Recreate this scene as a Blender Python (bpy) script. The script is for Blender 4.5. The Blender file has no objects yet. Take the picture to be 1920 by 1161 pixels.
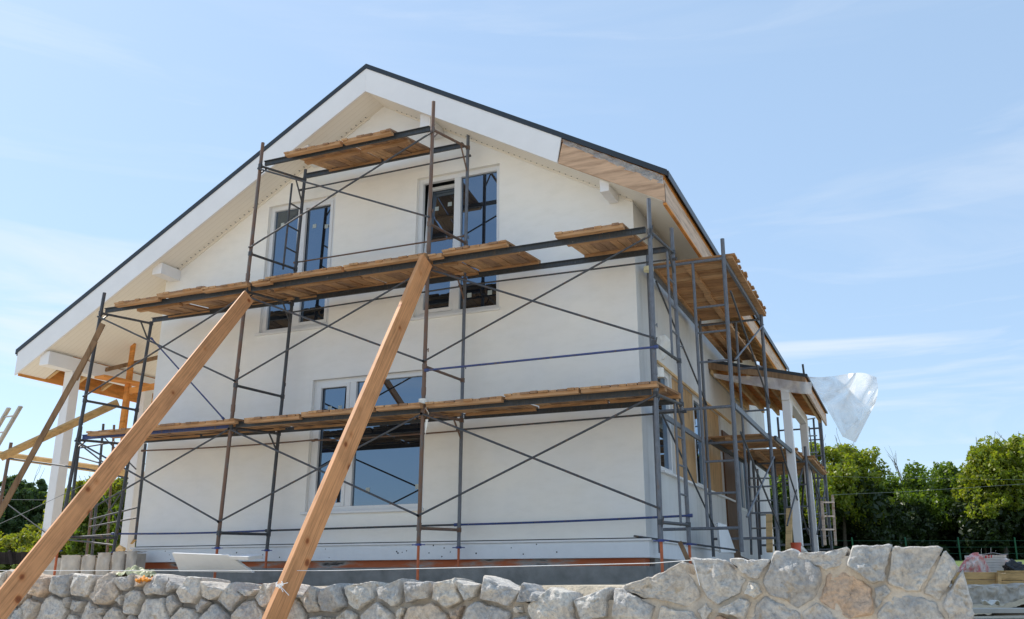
import bpy, bmesh, math, random
import numpy as np
from mathutils import Vector, Matrix, noise
from mathutils.geometry import tessellate_polygon
random.seed(7)
RNG = np.random.default_rng(11)
scene = bpy.context.scene
C = scene.collection

# ------------------------------------------------------------------ camera
F_PX, CX, CY, HZ = 1702.1, 960.0, 580.5, 1088.0
PITCH = math.atan((HZ - CY) / F_PX)
YAW = math.radians(23.22)
FH = Vector((-math.sin(YAW), math.cos(YAW), 0)); RT = Vector((math.cos(YAW), math.sin(YAW), 0))
FW = FH * math.cos(PITCH) + Vector((0, 0, 1)) * math.sin(PITCH); UP = RT.cross(FW)
cam_d = bpy.data.cameras.new('camera'); cam = bpy.data.objects.new('camera', cam_d); C.objects.link(cam)
cam_d.sensor_width = 36; cam_d.lens = F_PX / 1920 * 36; cam_d.clip_end = 3000; cam_d.clip_start = 0.05
cam.rotation_euler = (math.pi / 2 + PITCH, 0, YAW)
scene.camera = cam

def ray(x, y): return FW * F_PX + RT * (x - CX) + UP * (CY - y)
def at(x, y, Y): d = ray(x, y); return d * (Y / d.y)        # point on the facade-parallel plane Y
def atX(x, y, X): d = ray(x, y); return d * (X / d.x)
def atZ(x, y, Z): d = ray(x, y); return d * (Z / d.z)
def atW(x, y, w): d = ray(x, y); return d * (w / F_PX)       # point at depth w

# ------------------------------------------------------------------ materials
def mat(name): 
    m = bpy.data.materials.new(name); m.use_nodes = True
    nt = m.node_tree; return m, nt, nt.nodes['Principled BSDF']
def N(nt, t, **kw):
    n = nt.nodes.new(t)
    for k, v in kw.items():
        if k in n.inputs: n.inputs[k].default_value = v
        else: setattr(n, k, v)
    return n
def ramp(nt, src, stops):
    r = nt.nodes.new('ShaderNodeValToRGB'); cr = r.color_ramp
    while len(cr.elements) > 1: cr.elements.remove(cr.elements[-1])
    cr.elements[0].position = stops[0][0]; cr.elements[0].color = (*stops[0][1], 1)
    for p, c in stops[1:]:
        e = cr.elements.new(p); e.color = (*c, 1)
    nt.links.new(src, r.inputs[0]); return r.outputs[0]
def coords(nt, scale=(1, 1, 1), obj=True):
    tc = nt.nodes.new('ShaderNodeTexCoord'); mp = nt.nodes.new('ShaderNodeMapping')
    mp.inputs['Scale'].default_value = scale
    nt.links.new(tc.outputs['Object'], mp.inputs[0]); return mp.outputs[0]
def noise_n(nt, vec, scale, detail=4, rough=.55, dist=0):
    n = N(nt, 'ShaderNodeTexNoise', Scale=scale, Detail=detail, Roughness=rough, Distortion=dist)
    nt.links.new(vec, n.inputs['Vector']); return n.outputs['Fac']
def mixc(nt, a, b, fac, mode='MIX'):
    m = nt.nodes.new('ShaderNodeMix'); m.data_type = 'RGBA'; m.blend_type = mode
    for s, v in ((m.inputs[0], fac), (m.inputs[6], a), (m.inputs[7], b)):
        if hasattr(v, 'is_linked') or hasattr(v, 'links'): nt.links.new(v, s)
        else: s.default_value = v if not isinstance(v, tuple) else (*v, 1)
    return m.outputs[2]
def bump(nt, src, strength, dist, bs):
    b = N(nt, 'ShaderNodeBump', Strength=strength, Distance=dist); nt.links.new(src, b.inputs['Height'])
    nt.links.new(b.outputs[0], bs.inputs['Normal']); return b
def seeded(nt, vec, amt=30):
    # shift texture space per mesh island so pieces differ
    g = nt.nodes.new('ShaderNodeNewGeometry'); oi = nt.nodes.new('ShaderNodeObjectInfo')
    ad = N(nt, 'ShaderNodeMath', operation='ADD'); nt.links.new(g.outputs['Random Per Island'], ad.inputs[0]); nt.links.new(oi.outputs['Random'], ad.inputs[1])
    ml = N(nt, 'ShaderNodeMath', operation='MULTIPLY'); nt.links.new(ad.outputs[0], ml.inputs[0]); ml.inputs[1].default_value = amt
    va = nt.nodes.new('ShaderNodeVectorMath'); va.operation = 'ADD'
    nt.links.new(vec, va.inputs[0]); nt.links.new(ml.outputs[0], va.inputs[1])
    return va.outputs[0], g.outputs['Random Per Island']

def simple(name, col, rough=.6, var=.12, scale=6, metal=0, bmp=0, bscale=60, spec=.5):
    m, nt, b = mat(name); v = coords(nt)
    n = noise_n(nt, v, scale, 5)
    lo = tuple(c * (1 - var) for c in col); hi = tuple(min(1, c * (1 + var)) for c in col)
    nt.links.new(ramp(nt, n, [(.3, lo), (.7, hi)]), b.inputs['Base Color'])
    b.inputs['Roughness'].default_value = rough; b.inputs['Metallic'].default_value = metal
    b.inputs['Specular IOR Level'].default_value = spec
    if bmp: bump(nt, noise_n(nt, v, bscale, 4), bmp, .01, b)
    return m

def wood(name, cols, grain=(1, 1, 14), rough=.75, stain=.35, knots=False):
    """grain: texture scale per axis; small value = along the grain"""
    m, nt, b = mat(name); v = coords(nt, grain); sv, isl = seeded(nt, v)
    n1 = noise_n(nt, sv, 2.2, 6, .65, .4)
    base = ramp(nt, isl, [(i / (len(cols) - 1), c) for i, c in enumerate(cols)])
    g = ramp(nt, n1, [(.3, (.5, .46, .42)), (.5, (.92, .9, .88)), (.75, (1.18, 1.15, 1.1))])
    c = mixc(nt, base, g, .85, 'MULTIPLY')
    v2 = coords(nt, (1.5, 1.5, 1.5)); n2 = noise_n(nt, v2, 1.7, 5)
    st = ramp(nt, n2, [(.45, (1, 1, 1)), (.72, (1 - stain, 1 - stain, 1 - stain))])
    c = mixc(nt, c, st, 1.0, 'MULTIPLY')
    if knots:
        vo = N(nt, 'ShaderNodeTexVoronoi', Scale=1.0); kv = coords(nt, knots); nt.links.new(kv, vo.inputs['Vector'])
        kr = ramp(nt, vo.outputs['Distance'], [(.07, (.22, .09, .04)), (.12, (.45, .25, .15)), (.16, (.88, .78, .68)), (.25, (1, 1, 1))])
        c = mixc(nt, c, kr, .85, 'MULTIPLY')
    nt.links.new(c, b.inputs['Base Color']); b.inputs['Roughness'].default_value = rough
    b.inputs['Specular IOR Level'].default_value = .25
    bump(nt, n1, .5, .004, b); return m

def steel(name, paint, rust, amount=.5, sc=3):
    m, nt, b = mat(name); v = coords(nt, (6, 6, 1.6)); sv, isl = seeded(nt, v)
    n = noise_n(nt, sv, sc, 7, .7)
    p2 = tuple(c * 1.7 for c in paint)
    base = ramp(nt, noise_n(nt, sv, 9, 3), [(.3, paint), (.8, p2)])
    f = ramp(nt, n, [(amount - .08, (1, 1, 1)), (amount + .06, (0, 0, 0))])
    c = mixc(nt, base, rust, f)
    sp = ramp(nt, noise_n(nt, coords(nt), 38, 2), [(.74, (0, 0, 0)), (.77, (1, 1, 1))])
    c = mixc(nt, c, (.5, .48, .44), sp)
    nt.links.new(c, b.inputs['Base Color']); b.inputs['Roughness'].default_value = .5; b.inputs['Metallic'].default_value = .15
    return m

def plaster(name, c1, c2, streak):
    m, nt, b = mat(name); v = coords(nt)
    big = noise_n(nt, coords(nt, (1, 1, .35)), .8, 4); fine = noise_n(nt, v, 90, 4)
    c = ramp(nt, big, [(.3, c1), (.7, c2)])
    pt_ = ramp(nt, noise_n(nt, coords(nt, (1, 1, 1.6)), .45, 3, .5), [(.38, (.93, .95, .98)), (.6, (1.0, .985, .95))]); c = mixc(nt, c, pt_, 1.0, 'MULTIPLY')
    tw_ = ramp(nt, noise_n(nt, coords(nt, (1, 1, 2.5)), 3.5, 6, .7), [(.3, (.955, .955, .95)), (.55, (1, 1, 1))]); c = mixc(nt, c, tw_, 1.0, 'MULTIPLY')
    drips = ramp(nt, noise_n(nt, coords(nt, (5, 5, .25)), 1.3, 6, .7), [(.5, (1, 1, 1)), (.8, (1 - streak,) * 3)])
    c = mixc(nt, c, drips, 1.0, 'MULTIPLY')
    nt.links.new(c, b.inputs['Base Color']); b.inputs['Roughness'].default_value = .9
    b.inputs['Specular IOR Level'].default_value = .2
    bump(nt, fine, .25, .004, b); return m

M = {}
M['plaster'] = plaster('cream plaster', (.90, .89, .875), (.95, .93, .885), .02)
M['plaster_side'] = plaster('shaded side plaster', (.60, .61, .63), (.76, .76, .75), .20)  # house plaster greyed and cooled in colour to paint the side wall's shade
M['white_board'] = simple('white painted board', (.82, .815, .82), .5, .03, 3)
def soffit_mat():
    m, nt, b = mat('soffit boards'); v = coords(nt)
    w = N(nt, 'ShaderNodeTexWave', Scale=3.4, Distortion=0); w.wave_type = 'BANDS'; w.bands_direction = 'Y'; w.wave_profile = 'SAW'
    nt.links.new(v, w.inputs['Vector'])
    c = ramp(nt, w.outputs['Fac'], [(0, (.66, .60, .50)), (.07, (.86, .81, .72)), (.95, (.88, .83, .74))])
    nt.links.new(c, b.inputs['Base Color']); b.inputs['Roughness'].default_value = .6
    bump(nt, w.outputs['Fac'], .3, .01, b); return m
M['soffit'] = soffit_mat()
M['roof_metal'] = simple('dark roof metal', (.035, .042, .05), .4, .1, 4, .3)
M['trim_pine'] = wood('tan pine trim', [(.62, .41, .27), (.67, .46, .31)], (.7, 6, 7), .7, .08, (2.2, 0, 5))
M['raw_pale'] = wood('pale raw pine', [(.66, .50, .38), (.70, .55, .44)], (.8, .8, 9), .7, .1, (2.2, 2.2, 5))
M['raw_orange'] = wood('orange raw timber', [(.72, .28, .065), (.80, .38, .11)], (1.2, 1.2, 6), .7, .2)
M['raw_yellow'] = wood('yellow timber', [(.70, .47, .22), (.74, .52, .28)], (1.2, 1.2, 6), .7, .15)
M['boards_x'] = wood('deck boards', [(.26, .14, .07), (.52, .30, .15), (.36, .20, .10), (.60, .38, .21), (.42, .25, .14), (.30, .19, .125)], (14, 1.2, 14), .8, .35)
M['boards_y'] = wood('deck boards across', [(.30, .15, .07), (.55, .30, .14), (.40, .21, .095), (.62, .38, .20)], (1.2, 14, 14), .8, .35)
M['batten'] = wood('deck batten', [(.46, .26, .13), (.56, .34, .18)], (1.2, 8, 8), .8, .3)
M['prop'] = wood('pine prop', [(.68, .33, .145), (.74, .375, .175)], (26, 12, .8), .65, .22, (4.6, 0, 3.6))
M['old_board'] = wood('weathered plank', [(.26, .16, .09), (.34, .22, .13)], (8, 2, 1.2), .85, .3)
M['new_board'] = wood('fresh plank', [(.60, .40, .18), (.66, .46, .24)], (1.2, 4, 8), .75, .2)
M['osb'] = wood('plywood sheet', [(.52, .33, .17), (.58, .38, .20)], (5, 5, 1.0), .8, .15)
M['brown_board'] = wood('brown door board', [(.13, .06, .03), (.15, .075, .035)], (9, 9, 1), .6, .2)
M['steel'] = steel('dark scaffold tube', (.045, .05, .058), (.16, .09, .055), .40)
M['steel_rust'] = steel('rusty scaffold tube', (.10, .09, .085), (.17, .095, .06), .56)
M['steel_grey'] = steel('grey scaffold tube', (.105, .115, .135), (.18, .13, .10), .36)
M['steel_blue'] = steel('blue scaffold tube', (.035, .055, .16), (.14, .10, .08), .40)
M['channel'] = steel('steel deck beam', (.035, .040, .046), (.10, .075, .055), .38)
M['jack_orange'] = simple('orange jack paint', (.50, .12, .04), .5, .2, 12)
M['jack_blue'] = simple('blue jack collar', (.03, .05, .22), .4, .2, 12)
M['frame_white'] = simple('white window frame', (.78, .79, .80), .3, .02, 3)
M['foam'] = simple('white foam board', (.80, .82, .85), .8, .03, 8, 0, .2, 120)
M['concrete'] = simple('grey concrete', (.24, .235, .225), .9, .25, 5, 0, .4, 40)
M['concrete_light'] = simple('light block concrete', (.52, .47, .41), .9, .25, 5, 0, .5, 25)
M['tape'] = simple('white tape', (.78, .77, .72), .6, .05, 20)
M['tape_yellow'] = simple('yellowed tape roll', (.75, .72, .48), .6, .05, 20)
M['alu'] = simple('aluminium', (.42, .41, .39), .35, .15, 10, .7)
M['string'] = simple('white string', (.85, .85, .85), .7, .02)
M['wire'] = simple('grey wire', (.25, .26, .27), .6, .1)
M['bucket'] = simple('orange bucket plastic', (.60, .09, .03), .4, .1)
M['black_bag'] = simple('black plastic bag', (.012, .012, .013), .25, .2, 8, 0, .6, 14)
M['green_post'] = simple('green fence paint', (.03, .14, .08), .5, .1)
M['dark_fence'] = wood('dark fence boards', [(.030, .026, .026), (.05, .042, .04)], (6, 6, 1), .9, .3)
M['foam_grey'] = simple('grey foam sheet edge', (.50, .47, .43), .9, .08, 8)
M['foam_sheet'] = simple('pale foam sheets', (.78, .74, .70), .9, .08, 8)
M['sticker'] = simple('pale sticker', (.42, .47, .46), .6, .05)
M['bark'] = simple('bark', (.09, .07, .055), .95, .35, 8, 0, .8, 20)
M['dead_wood'] = simple('dead grey wood', (.20, .17, .14), .95, .3, 8)
M['leaf_film'] = simple('crumpled green film', (.50, .50, .30), .5, .45, 9)
M['orange_rag'] = simple('orange rag', (.75, .28, .03), .7, .2, 14)

def orange_band():
    m, nt, b = mat('primer on foundation'); n = noise_n(nt, coords(nt, (.6, 1, 3)), 2.0, 6, .6)
    c = ramp(nt, n, [(.33, (.05, .05, .05)), (.40, (.45, .42, .40)), (.46, (.55, .27, .18)), (.52, (.60, .17, .07)), (.75, (.55, .13, .05))])
    nt.links.new(c, b.inputs['Base Color']); b.inputs['Roughness'].default_value = .8; return m
M['primer'] = orange_band()

def glass_mat():
    m, nt, b = mat('window glass')
    nt.nodes.remove(b)
    n = ramp(nt, noise_n(nt, coords(nt), 1.4, 4), [(.3, (.010, .011, .013)), (.7, (.024, .024, .027))])
    d = N(nt, 'ShaderNodeBsdfDiffuse'); nt.links.new(n, d.inputs['Color'])
    g = N(nt, 'ShaderNodeBsdfGlossy', Roughness=.012); g.inputs['Color'].default_value = (.60, .78, 1, 1)
    bp = N(nt, 'ShaderNodeBump', Strength=.035, Distance=.02); nt.links.new(noise_n(nt, coords(nt), .9, 2), bp.inputs['Height']); nt.links.new(bp.outputs[0], g.inputs['Normal'])
    fr = N(nt, 'ShaderNodeFresnel', IOR=1.9)
    mp = N(nt, 'ShaderNodeMath', operation='MULTIPLY_ADD'); nt.links.new(fr.outputs[0], mp.inputs[0]); mp.inputs[1].default_value = 1.0; mp.inputs[2].default_value = .16
    mx = N(nt, 'ShaderNodeMixShader'); nt.links.new(mp.outputs[0], mx.inputs[0]); nt.links.new(d.outputs[0], mx.inputs[1]); nt.links.new(g.outputs[0], mx.inputs[2])
    nt.links.new(mx.outputs[0], nt.nodes['Material Output'].inputs[0]); return m
M['glass'] = glass_mat()

def film_mat(name, col, alpha, bumpy=.6, sc=5):
    m, nt, b = mat(name); v = coords(nt)
    n = noise_n(nt, v, sc, 5, .6, 1.2)
    nt.nodes.remove(b)
    d = N(nt, 'ShaderNodeBsdfDiffuse'); d.inputs['Color'].default_value = (*col, 1)
    tl = N(nt, 'ShaderNodeBsdfTranslucent'); tl.inputs['Color'].default_value = (*col, 1)
    gl = N(nt, 'ShaderNodeBsdfGlossy', Roughness=.25)
    tr = N(nt, 'ShaderNodeBsdfTransparent')
    m1 = N(nt, 'ShaderNodeMixShader', Fac=.5); nt.links.new(d.outputs[0], m1.inputs[1]); nt.links.new(tl.outputs[0], m1.inputs[2])
    m2 = N(nt, 'ShaderNodeMixShader', Fac=.08); nt.links.new(m1.outputs[0], m2.inputs[1]); nt.links.new(gl.outputs[0], m2.inputs[2])
    m3 = N(nt, 'ShaderNodeMixShader'); a = ramp(nt, n, [(.35, (alpha - .28,) * 3), (.65, (min(1, alpha + .28),) * 3)])
    nt.links.new(a, m3.inputs[0]); nt.links.new(tr.outputs[0], m3.inputs[1]); nt.links.new(m2.outputs[0], m3.inputs[2])
    bp = N(nt, 'ShaderNodeBump', Strength=bumpy, Distance=.05); nt.links.new(n, bp.inputs['Height'])
    for q in (d, tl, gl): nt.links.new(bp.outputs[0], q.inputs['Normal'])
    nt.links.new(m3.outputs[0], nt.nodes['Material Output'].inputs[0]); return m
M['film'] = film_mat('clear plastic film', (.97, .97, .97), .66, .35, 1.6)
M['membrane'] = film_mat('white roof membrane', (.72, .71, .69), .95, 1, 9)
def red_film():
    m, nt, b = mat('red and white film'); n = noise_n(nt, coords(nt), 4.5, 6, .6, 1)
    c = ramp(nt, n, [(.38, (.90, .84, .82)), (.50, (.86, .55, .52)), (.60, (.80, .22, .22)), (.68, (.9, .76, .74))])
    nt.links.new(c, b.inputs['Base Color']); b.inputs['Roughness'].default_value = .35
    bump(nt, n, 1, .06, b); return m
M['red_film'] = red_film()

def stone_mat():
    m, nt, b = mat('rubble stone'); v = coords(nt); sv, isl = seeded(nt, v)
    n1 = noise_n(nt, sv, 3.2, 8, .62); n2 = noise_n(nt, sv, 26, 6, .7); n3 = noise_n(nt, sv, 5, 5, .6, 1.5)
    base = ramp(nt, isl, [(0, (.50, .485, .47)), (.3, (.70, .655, .60)), (.55, (.58, .56, .53)), (.8, (.74, .68, .60)), (.93, (.64, .57, .49)), (1, (.66, .46, .32))])
    c = mixc(nt, base, ramp(nt, n1, [(.25, (.66, .67, .70)), (.5, (1, 1, 1)), (.75, (1.32, 1.30, 1.26))]), .9, 'MULTIPLY')
    c = mixc(nt, c, ramp(nt, n2, [(.3, (.60, .60, .62)), (.62, (1.18, 1.18, 1.16))]), .8, 'MULTIPLY')
    f = ramp(nt, n3, [(.60, (0, 0, 0)), (.72, (.75, .75, .75))])
    c = mixc(nt, c, (.50, .38, .24), f)
    ea = nt.nodes.new('ShaderNodeAttribute'); ea.attribute_name = 'edge'
    ad2 = N(nt, 'ShaderNodeMath', operation='MULTIPLY_ADD'); nt.links.new(noise_n(nt, v, 4.5, 6, .7), ad2.inputs[0]); ad2.inputs[1].default_value = 1.1; nt.links.new(ea.outputs['Fac'], ad2.inputs[2])
    c = mixc(nt, c, ramp(nt, n1, [(.3, (.54, .46, .36)), (.6, (.66, .57, .45))]), ramp(nt, ad2.outputs[0], [(1.02, (0, 0, 0)), (1.34, (.85, .85, .85))]))
    nt.links.new(c, b.inputs['Base Color']); b.inputs['Roughness'].default_value = .9; b.inputs['Specular IOR Level'].default_value = .3
    ad = N(nt, 'ShaderNodeMath', operation='ADD'); nt.links.new(n1, ad.inputs[0])
    ml = N(nt, 'ShaderNodeMath', operation='MULTIPLY'); nt.links.new(n2, ml.inputs[0]); ml.inputs[1].default_value = .35; nt.links.new(ml.outputs[0], ad.inputs[1])
    bump(nt, ad.outputs[0], 1.0, .075, b); return m
M['stone'] = stone_mat()
def mortar_mat():
    m, nt, b = mat('sandy mortar'); v = coords(nt)
    n = noise_n(nt, v, 2.4, 6, .6); n2 = noise_n(nt, v, 40, 5, .7)
    sep = nt.nodes.new('ShaderNodeSeparateXYZ'); nt.links.new(v, sep.inputs[0])
    mr = N(nt, 'ShaderNodeMapRange'); nt.links.new(sep.outputs[0], mr.inputs[0]); mr.inputs[1].default_value = -2.0; mr.inputs[2].default_value = 1.8
    sand = ramp(nt, n, [(.3, (.52, .46, .39)), (.5, (.70, .60, .48)), (.75, (.70, .66, .60))])
    grey = ramp(nt, n, [(.3, (.20, .19, .175)), (.7, (.42, .39, .36))])
    c = mixc(nt, grey, sand, mr.outputs[0])
    c = mixc(nt, c, ramp(nt, n2, [(.3, (.75, .75, .75)), (.7, (1.1, 1.1, 1.1))]), .8, 'MULTIPLY')
    nt.links.new(c, b.inputs['Base Color']); b.inputs['Roughness'].default_value = .95; bump(nt, n2, .6, .02, b); return m
M['mortar'] = mortar_mat()

def leaf_mat(name, cols, trans=.45):
    m, nt, b = mat(name); v = coords(nt); nt.nodes.remove(b)
    g = nt.nodes.new('ShaderNodeNewGeometry')
    c1 = ramp(nt, g.outputs['Random Per Island'], [(i / (len(cols) - 1), c) for i, c in enumerate(cols)])
    c = mixc(nt, c1, ramp(nt, noise_n(nt, v, .7, 3), [(.3, (.7, .75, .7)), (.7, (1.25, 1.2, 1.1))]), .8, 'MULTIPLY')
    d = N(nt, 'ShaderNodeBsdfDiffuse'); t = N(nt, 'ShaderNodeBsdfTranslucent'); gl = N(nt, 'ShaderNodeBsdfGlossy', Roughness=.45)
    nt.links.new(c, d.inputs[0]); 
    c2 = mixc(nt, c, (1.5, 1.6, .55), 1.0, 'MULTIPLY'); nt.links.new(c2, t.inputs[0])
    m1 = N(nt, 'ShaderNodeMixShader', Fac=trans); nt.links.new(d.outputs[0], m1.inputs[1]); nt.links.new(t.outputs[0], m1.inputs[2])
    m2 = N(nt, 'ShaderNodeMixShader', Fac=.04); nt.links.new(m1.outputs[0], m2.inputs[1]); nt.links.new(gl.outputs[0], m2.inputs[2])
    nt.links.new(m2.outputs[0], nt.nodes['Material Output'].inputs[0]); return m
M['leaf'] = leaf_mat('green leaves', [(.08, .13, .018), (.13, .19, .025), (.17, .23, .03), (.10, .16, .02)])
M['leaf_yellow'] = leaf_mat('yellowing leaves', [(.17, .21, .024), (.27, .27, .035), (.22, .26, .03), (.30, .25, .04)])
M['leaf_mid'] = leaf_mat('bright green leaves', [(.14, .19, .02), (.26, .29, .03), (.21, .26, .03), (.30, .27, .04)])
M['leaf_dark'] = leaf_mat('dark leaves', [(.016, .030, .009), (.028, .048, .013), (.04, .062, .016)], .25)  # dark tone carries the shade under and inside the tree crowns
M['needle'] = leaf_mat('pine needles', [(.07, .12, .045), (.10, .15, .06), (.08, .13, .065)], .3)

def ground_mat():
    m, nt, b = mat('bare soil and grass'); v = coords(nt)
    n = noise_n(nt, v, .7, 7, .6); n2 = noise_n(nt, v, 14, 6, .65); n3 = noise_n(nt, v, .25, 4)
    soil = ramp(nt, n, [(.3, (.48, .40, .30)), (.5, (.62, .53, .40)), (.75, (.66, .59, .48))])
    soil = mixc(nt, soil, ramp(nt, n2, [(.3, (.7, .7, .7)), (.7, (1.15, 1.15, 1.15))]), .8, 'MULTIPLY')
    grass = ramp(nt, noise_n(nt, v, 6, 6, .7), [(.3, (.06, .10, .02)), (.7, (.17, .22, .05))])
    sep = nt.nodes.new('ShaderNodeSeparateXYZ'); nt.links.new(v, sep.inputs[0])
    ad = N(nt, 'ShaderNodeMath', operation='MULTIPLY_ADD'); nt.links.new(n3, ad.inputs[0]); ad.inputs[1].default_value = 6; nt.links.new(sep.outputs[1], ad.inputs[2])
    mr = N(nt, 'ShaderNodeMapRange'); nt.links.new(ad.outputs[0], mr.inputs[0]); mr.inputs[1].default_value = 27; mr.inputs[2].default_value = 31
    nt.links.new(mixc(nt, soil, grass, mr.outputs[0]), b.inputs['Base Color']); b.inputs['Roughness'].default_value = .95
    bump(nt, n2, .6, .05, b); return m
M['ground'] = ground_mat()
M['sand'] = simple('yellow sand', (.55, .44, .29), .95, .15, 9, 0, .5, 50)

# ------------------------------------------------------------------ mesh helpers
class MB:
    def __init__(s): s.v = []; s.f = []
    def add(s, vs, fs):
        o = len(s.v); s.v += [Vector(p) for p in vs]; s.f += [tuple(i + o for i in f) for f in fs]; return s
    def box(s, a, b):
        x0, y0, z0 = [min(a[i], b[i]) for i in range(3)]; x1, y1, z1 = [max(a[i], b[i]) for i in range(3)]
        return s.add([(x0,y0,z0),(x1,y0,z0),(x1,y1,z0),(x0,y1,z0),(x0,y0,z1),(x1,y0,z1),(x1,y1,z1),(x0,y1,z1)],
                     [(0,3,2,1),(4,5,6,7),(0,1,5,4),(1,2,6,5),(2,3,7,6),(3,0,4,7)])
    def bar(s, p, q, w, t, n):
        """board from p to q; w across, t thick along n (n made perpendicular)"""
        p, q, n = Vector(p), Vector(q), Vector(n); d = (q - p).normalized()
        n = (n - d * n.dot(d)).normalized(); e = d.cross(n)
        vs = []
        for c in (p, q):
            for a, b in ((-1,-1),(1,-1),(1,1),(-1,1)): vs.append(c + e * (a * w / 2) + n * (b * t / 2))
        return s.add(vs, [(3,2,1,0),(4,5,6,7),(0,1,5,4),(1,2,6,5),(2,3,7,6),(3,0,4,7)])
    def tube(s, p, q, r, n=8, sag=0):
        p, q = Vector(p), Vector(q); segs = 8 if sag else 1
        d = (q - p).normalized(); a = d.orthogonal().normalized(); b = d.cross(a)
        vs = []
        for k in range(segs + 1):
            t = k / segs; c = p.lerp(q, t) - Vector((0, 0, sag * 4 * t * (1 - t)))
            for i in range(n):
                an = 2 * math.pi * i / n; vs.append(c + a * (r * math.cos(an)) + b * (r * math.sin(an)))
        fs = []
        for k in range(segs):
            for i in range(n):
                j = (i + 1) % n; fs.append((k*n+i, k*n+j, (k+1)*n+j, (k+1)*n+i))
        fs += [tuple(range(n))[::-1], tuple(range(segs*n, segs*n + n))]
        return s.add(vs, fs)
    def prism(s, pts, d):
        """extrude planar 3D polygon pts by vector d"""
        pts = [Vector(p) for p in pts]; d = Vector(d); n = len(pts)
        return s.add(pts + [p + d for p in pts], [tuple(range(n))[::-1], tuple(range(n, 2*n))] + [(i, (i+1)%n, (i+1)%n+n, i+n) for i in range(n)])
    def grid(s, fn, nu, nv):
        vs = [fn(i / nu, j / nv) for j in range(nv + 1) for i in range(nu + 1)]
        return s.add(vs, [(j*(nu+1)+i, j*(nu+1)+i+1, (j+1)*(nu+1)+i+1, (j+1)*(nu+1)+i) for j in range(nv) for i in range(nu)])
    def build(s, name, m, parent=None, smooth=False, origin=None, bevel=0, solid=0, fixn=True):
        if parent is not None: org = parent['_o'] if '_o' in parent else (0, 0, 0); org = Vector(org)
        elif origin is not None: org = Vector(origin)
        else:
            xs = [p.x for p in s.v]; ys = [p.y for p in s.v]; zs = [p.z for p in s.v]
            org = Vector(((min(xs)+max(xs))/2, (min(ys)+max(ys))/2, min(zs)))
        me = bpy.data.meshes.new(name); me.from_pydata([p - org for p in s.v], [], s.f); me.update()
        if fixn:
            bm = bmesh.new(); bm.from_mesh(me); bmesh.ops.recalc_face_normals(bm, faces=bm.faces); bm.to_mesh(me); bm.free()
        if smooth: me.polygons.foreach_set('use_smooth', [True] * len(me.polygons))
        me.materials.append(m if not isinstance(m, str) else M[m])
        o = bpy.data.objects.new(name, me); C.objects.link(o)
        if parent is not None: o.parent = parent
        else: o.location = org
        o['_o'] = tuple(org)
        if bevel:
            b = o.modifiers.new('edge', 'BEVEL'); b.width = bevel; b.segments = 2; b.limit_method = 'ANGLE'
        if solid:
            b = o.modifiers.new('thick', 'SOLIDIFY'); b.thickness = solid
        return o

def tag(o, label, cat, group=None, kind=None):
    if label: o['label'] = label
    if cat: o['category'] = cat
    if group: o['group'] = group
    if kind: o['kind'] = kind
    return o
def thing(name, loc, label, cat, group=None):
    o = bpy.data.objects.new(name, None); C.objects.link(o); o.location = loc; o['_o'] = tuple(loc); o.empty_display_size = .2
    return tag(o, label, cat, group)

# ------------------------------------------------------------------ terrain
def sstep(a, b, x): t = min(1, max(0, (x - a) / (b - a))); return t * t * (3 - 2 * t)
def gz(x, y):
    tr = sstep(-2.2, .4, x)
    yy = min(y, 130)
    left = -.06 + .15 * sstep(-3.3, -2.6, x) * sstep(10, 12, yy) + .22 * sstep(12, 19, yy) + .0265 * max(0, yy - 20)
    right = -.40 + .12 * sstep(12, 15.5, yy) + .20 * sstep(15.5, 18.6, yy) + .16 * sstep(18.6, 21.5, yy) + .0245 * max(0, yy - 21)
    plateau = left + (right - left) * (sstep(.15, .5, x) if yy < 12 else tr * sstep(12, 16, yy) + sstep(.15, .5, x) * (1 - sstep(12, 16, yy)))
    t = sstep(7.62, 7.85, y) if x < .4 else sstep(4.5, 8.3, y)
    return -1.5 + (plateau + 1.5) * t + .045 * noise.noise(Vector((x * .6, y * .6, 0)))
def axis(lo, hi, c0, c1, fine, grow=1.25):
    a = [c0]; 
    while a[-1] < c1: a.append(a[-1] + fine)
    s = fine
    while a[-1] < hi: s *= grow; a.append(a[-1] + s)
    s = fine; b = []
    cur = c0
    while cur > lo: s *= grow; cur -= s; b.append(cur)
    return b[::-1] + a
xs = axis(-900, 900, -17, 6, .12); ys = axis(-400, 1400, 4, 24, .12)
g = MB(); nx = len(xs)
g.v = [Vector((x, y, gz(x, y))) for y in ys for x in xs]
g.f = [(j*nx+i, j*nx+i+1, (j+1)*nx+i+1, (j+1)*nx+i) for j in range(len(ys)-1) for i in range(nx-1)]
tag(g.build('ground', 'ground', smooth=True, origin=(0, 0, 0), fixn=False), None, None, kind='structure')

# ------------------------------------------------------------------ house
YF, YB, XL, XR, XA = 11.5, 23.2, -11.53, -3.09, -7.24      # front, back, left, right, ridge
YG, YE, XEL, XER = 10.95, 23.75, -14.22, -2.50              # gable overhang front / back, eaves
SL, ZA = .576, 7.92
def zt(x): return ZA - SL * abs(x - XA)
SOF = .42
house = thing('house', (XA, 17, .1), 'two storey cream rendered house with steep dark edged roof, still being built', 'house')

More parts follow.
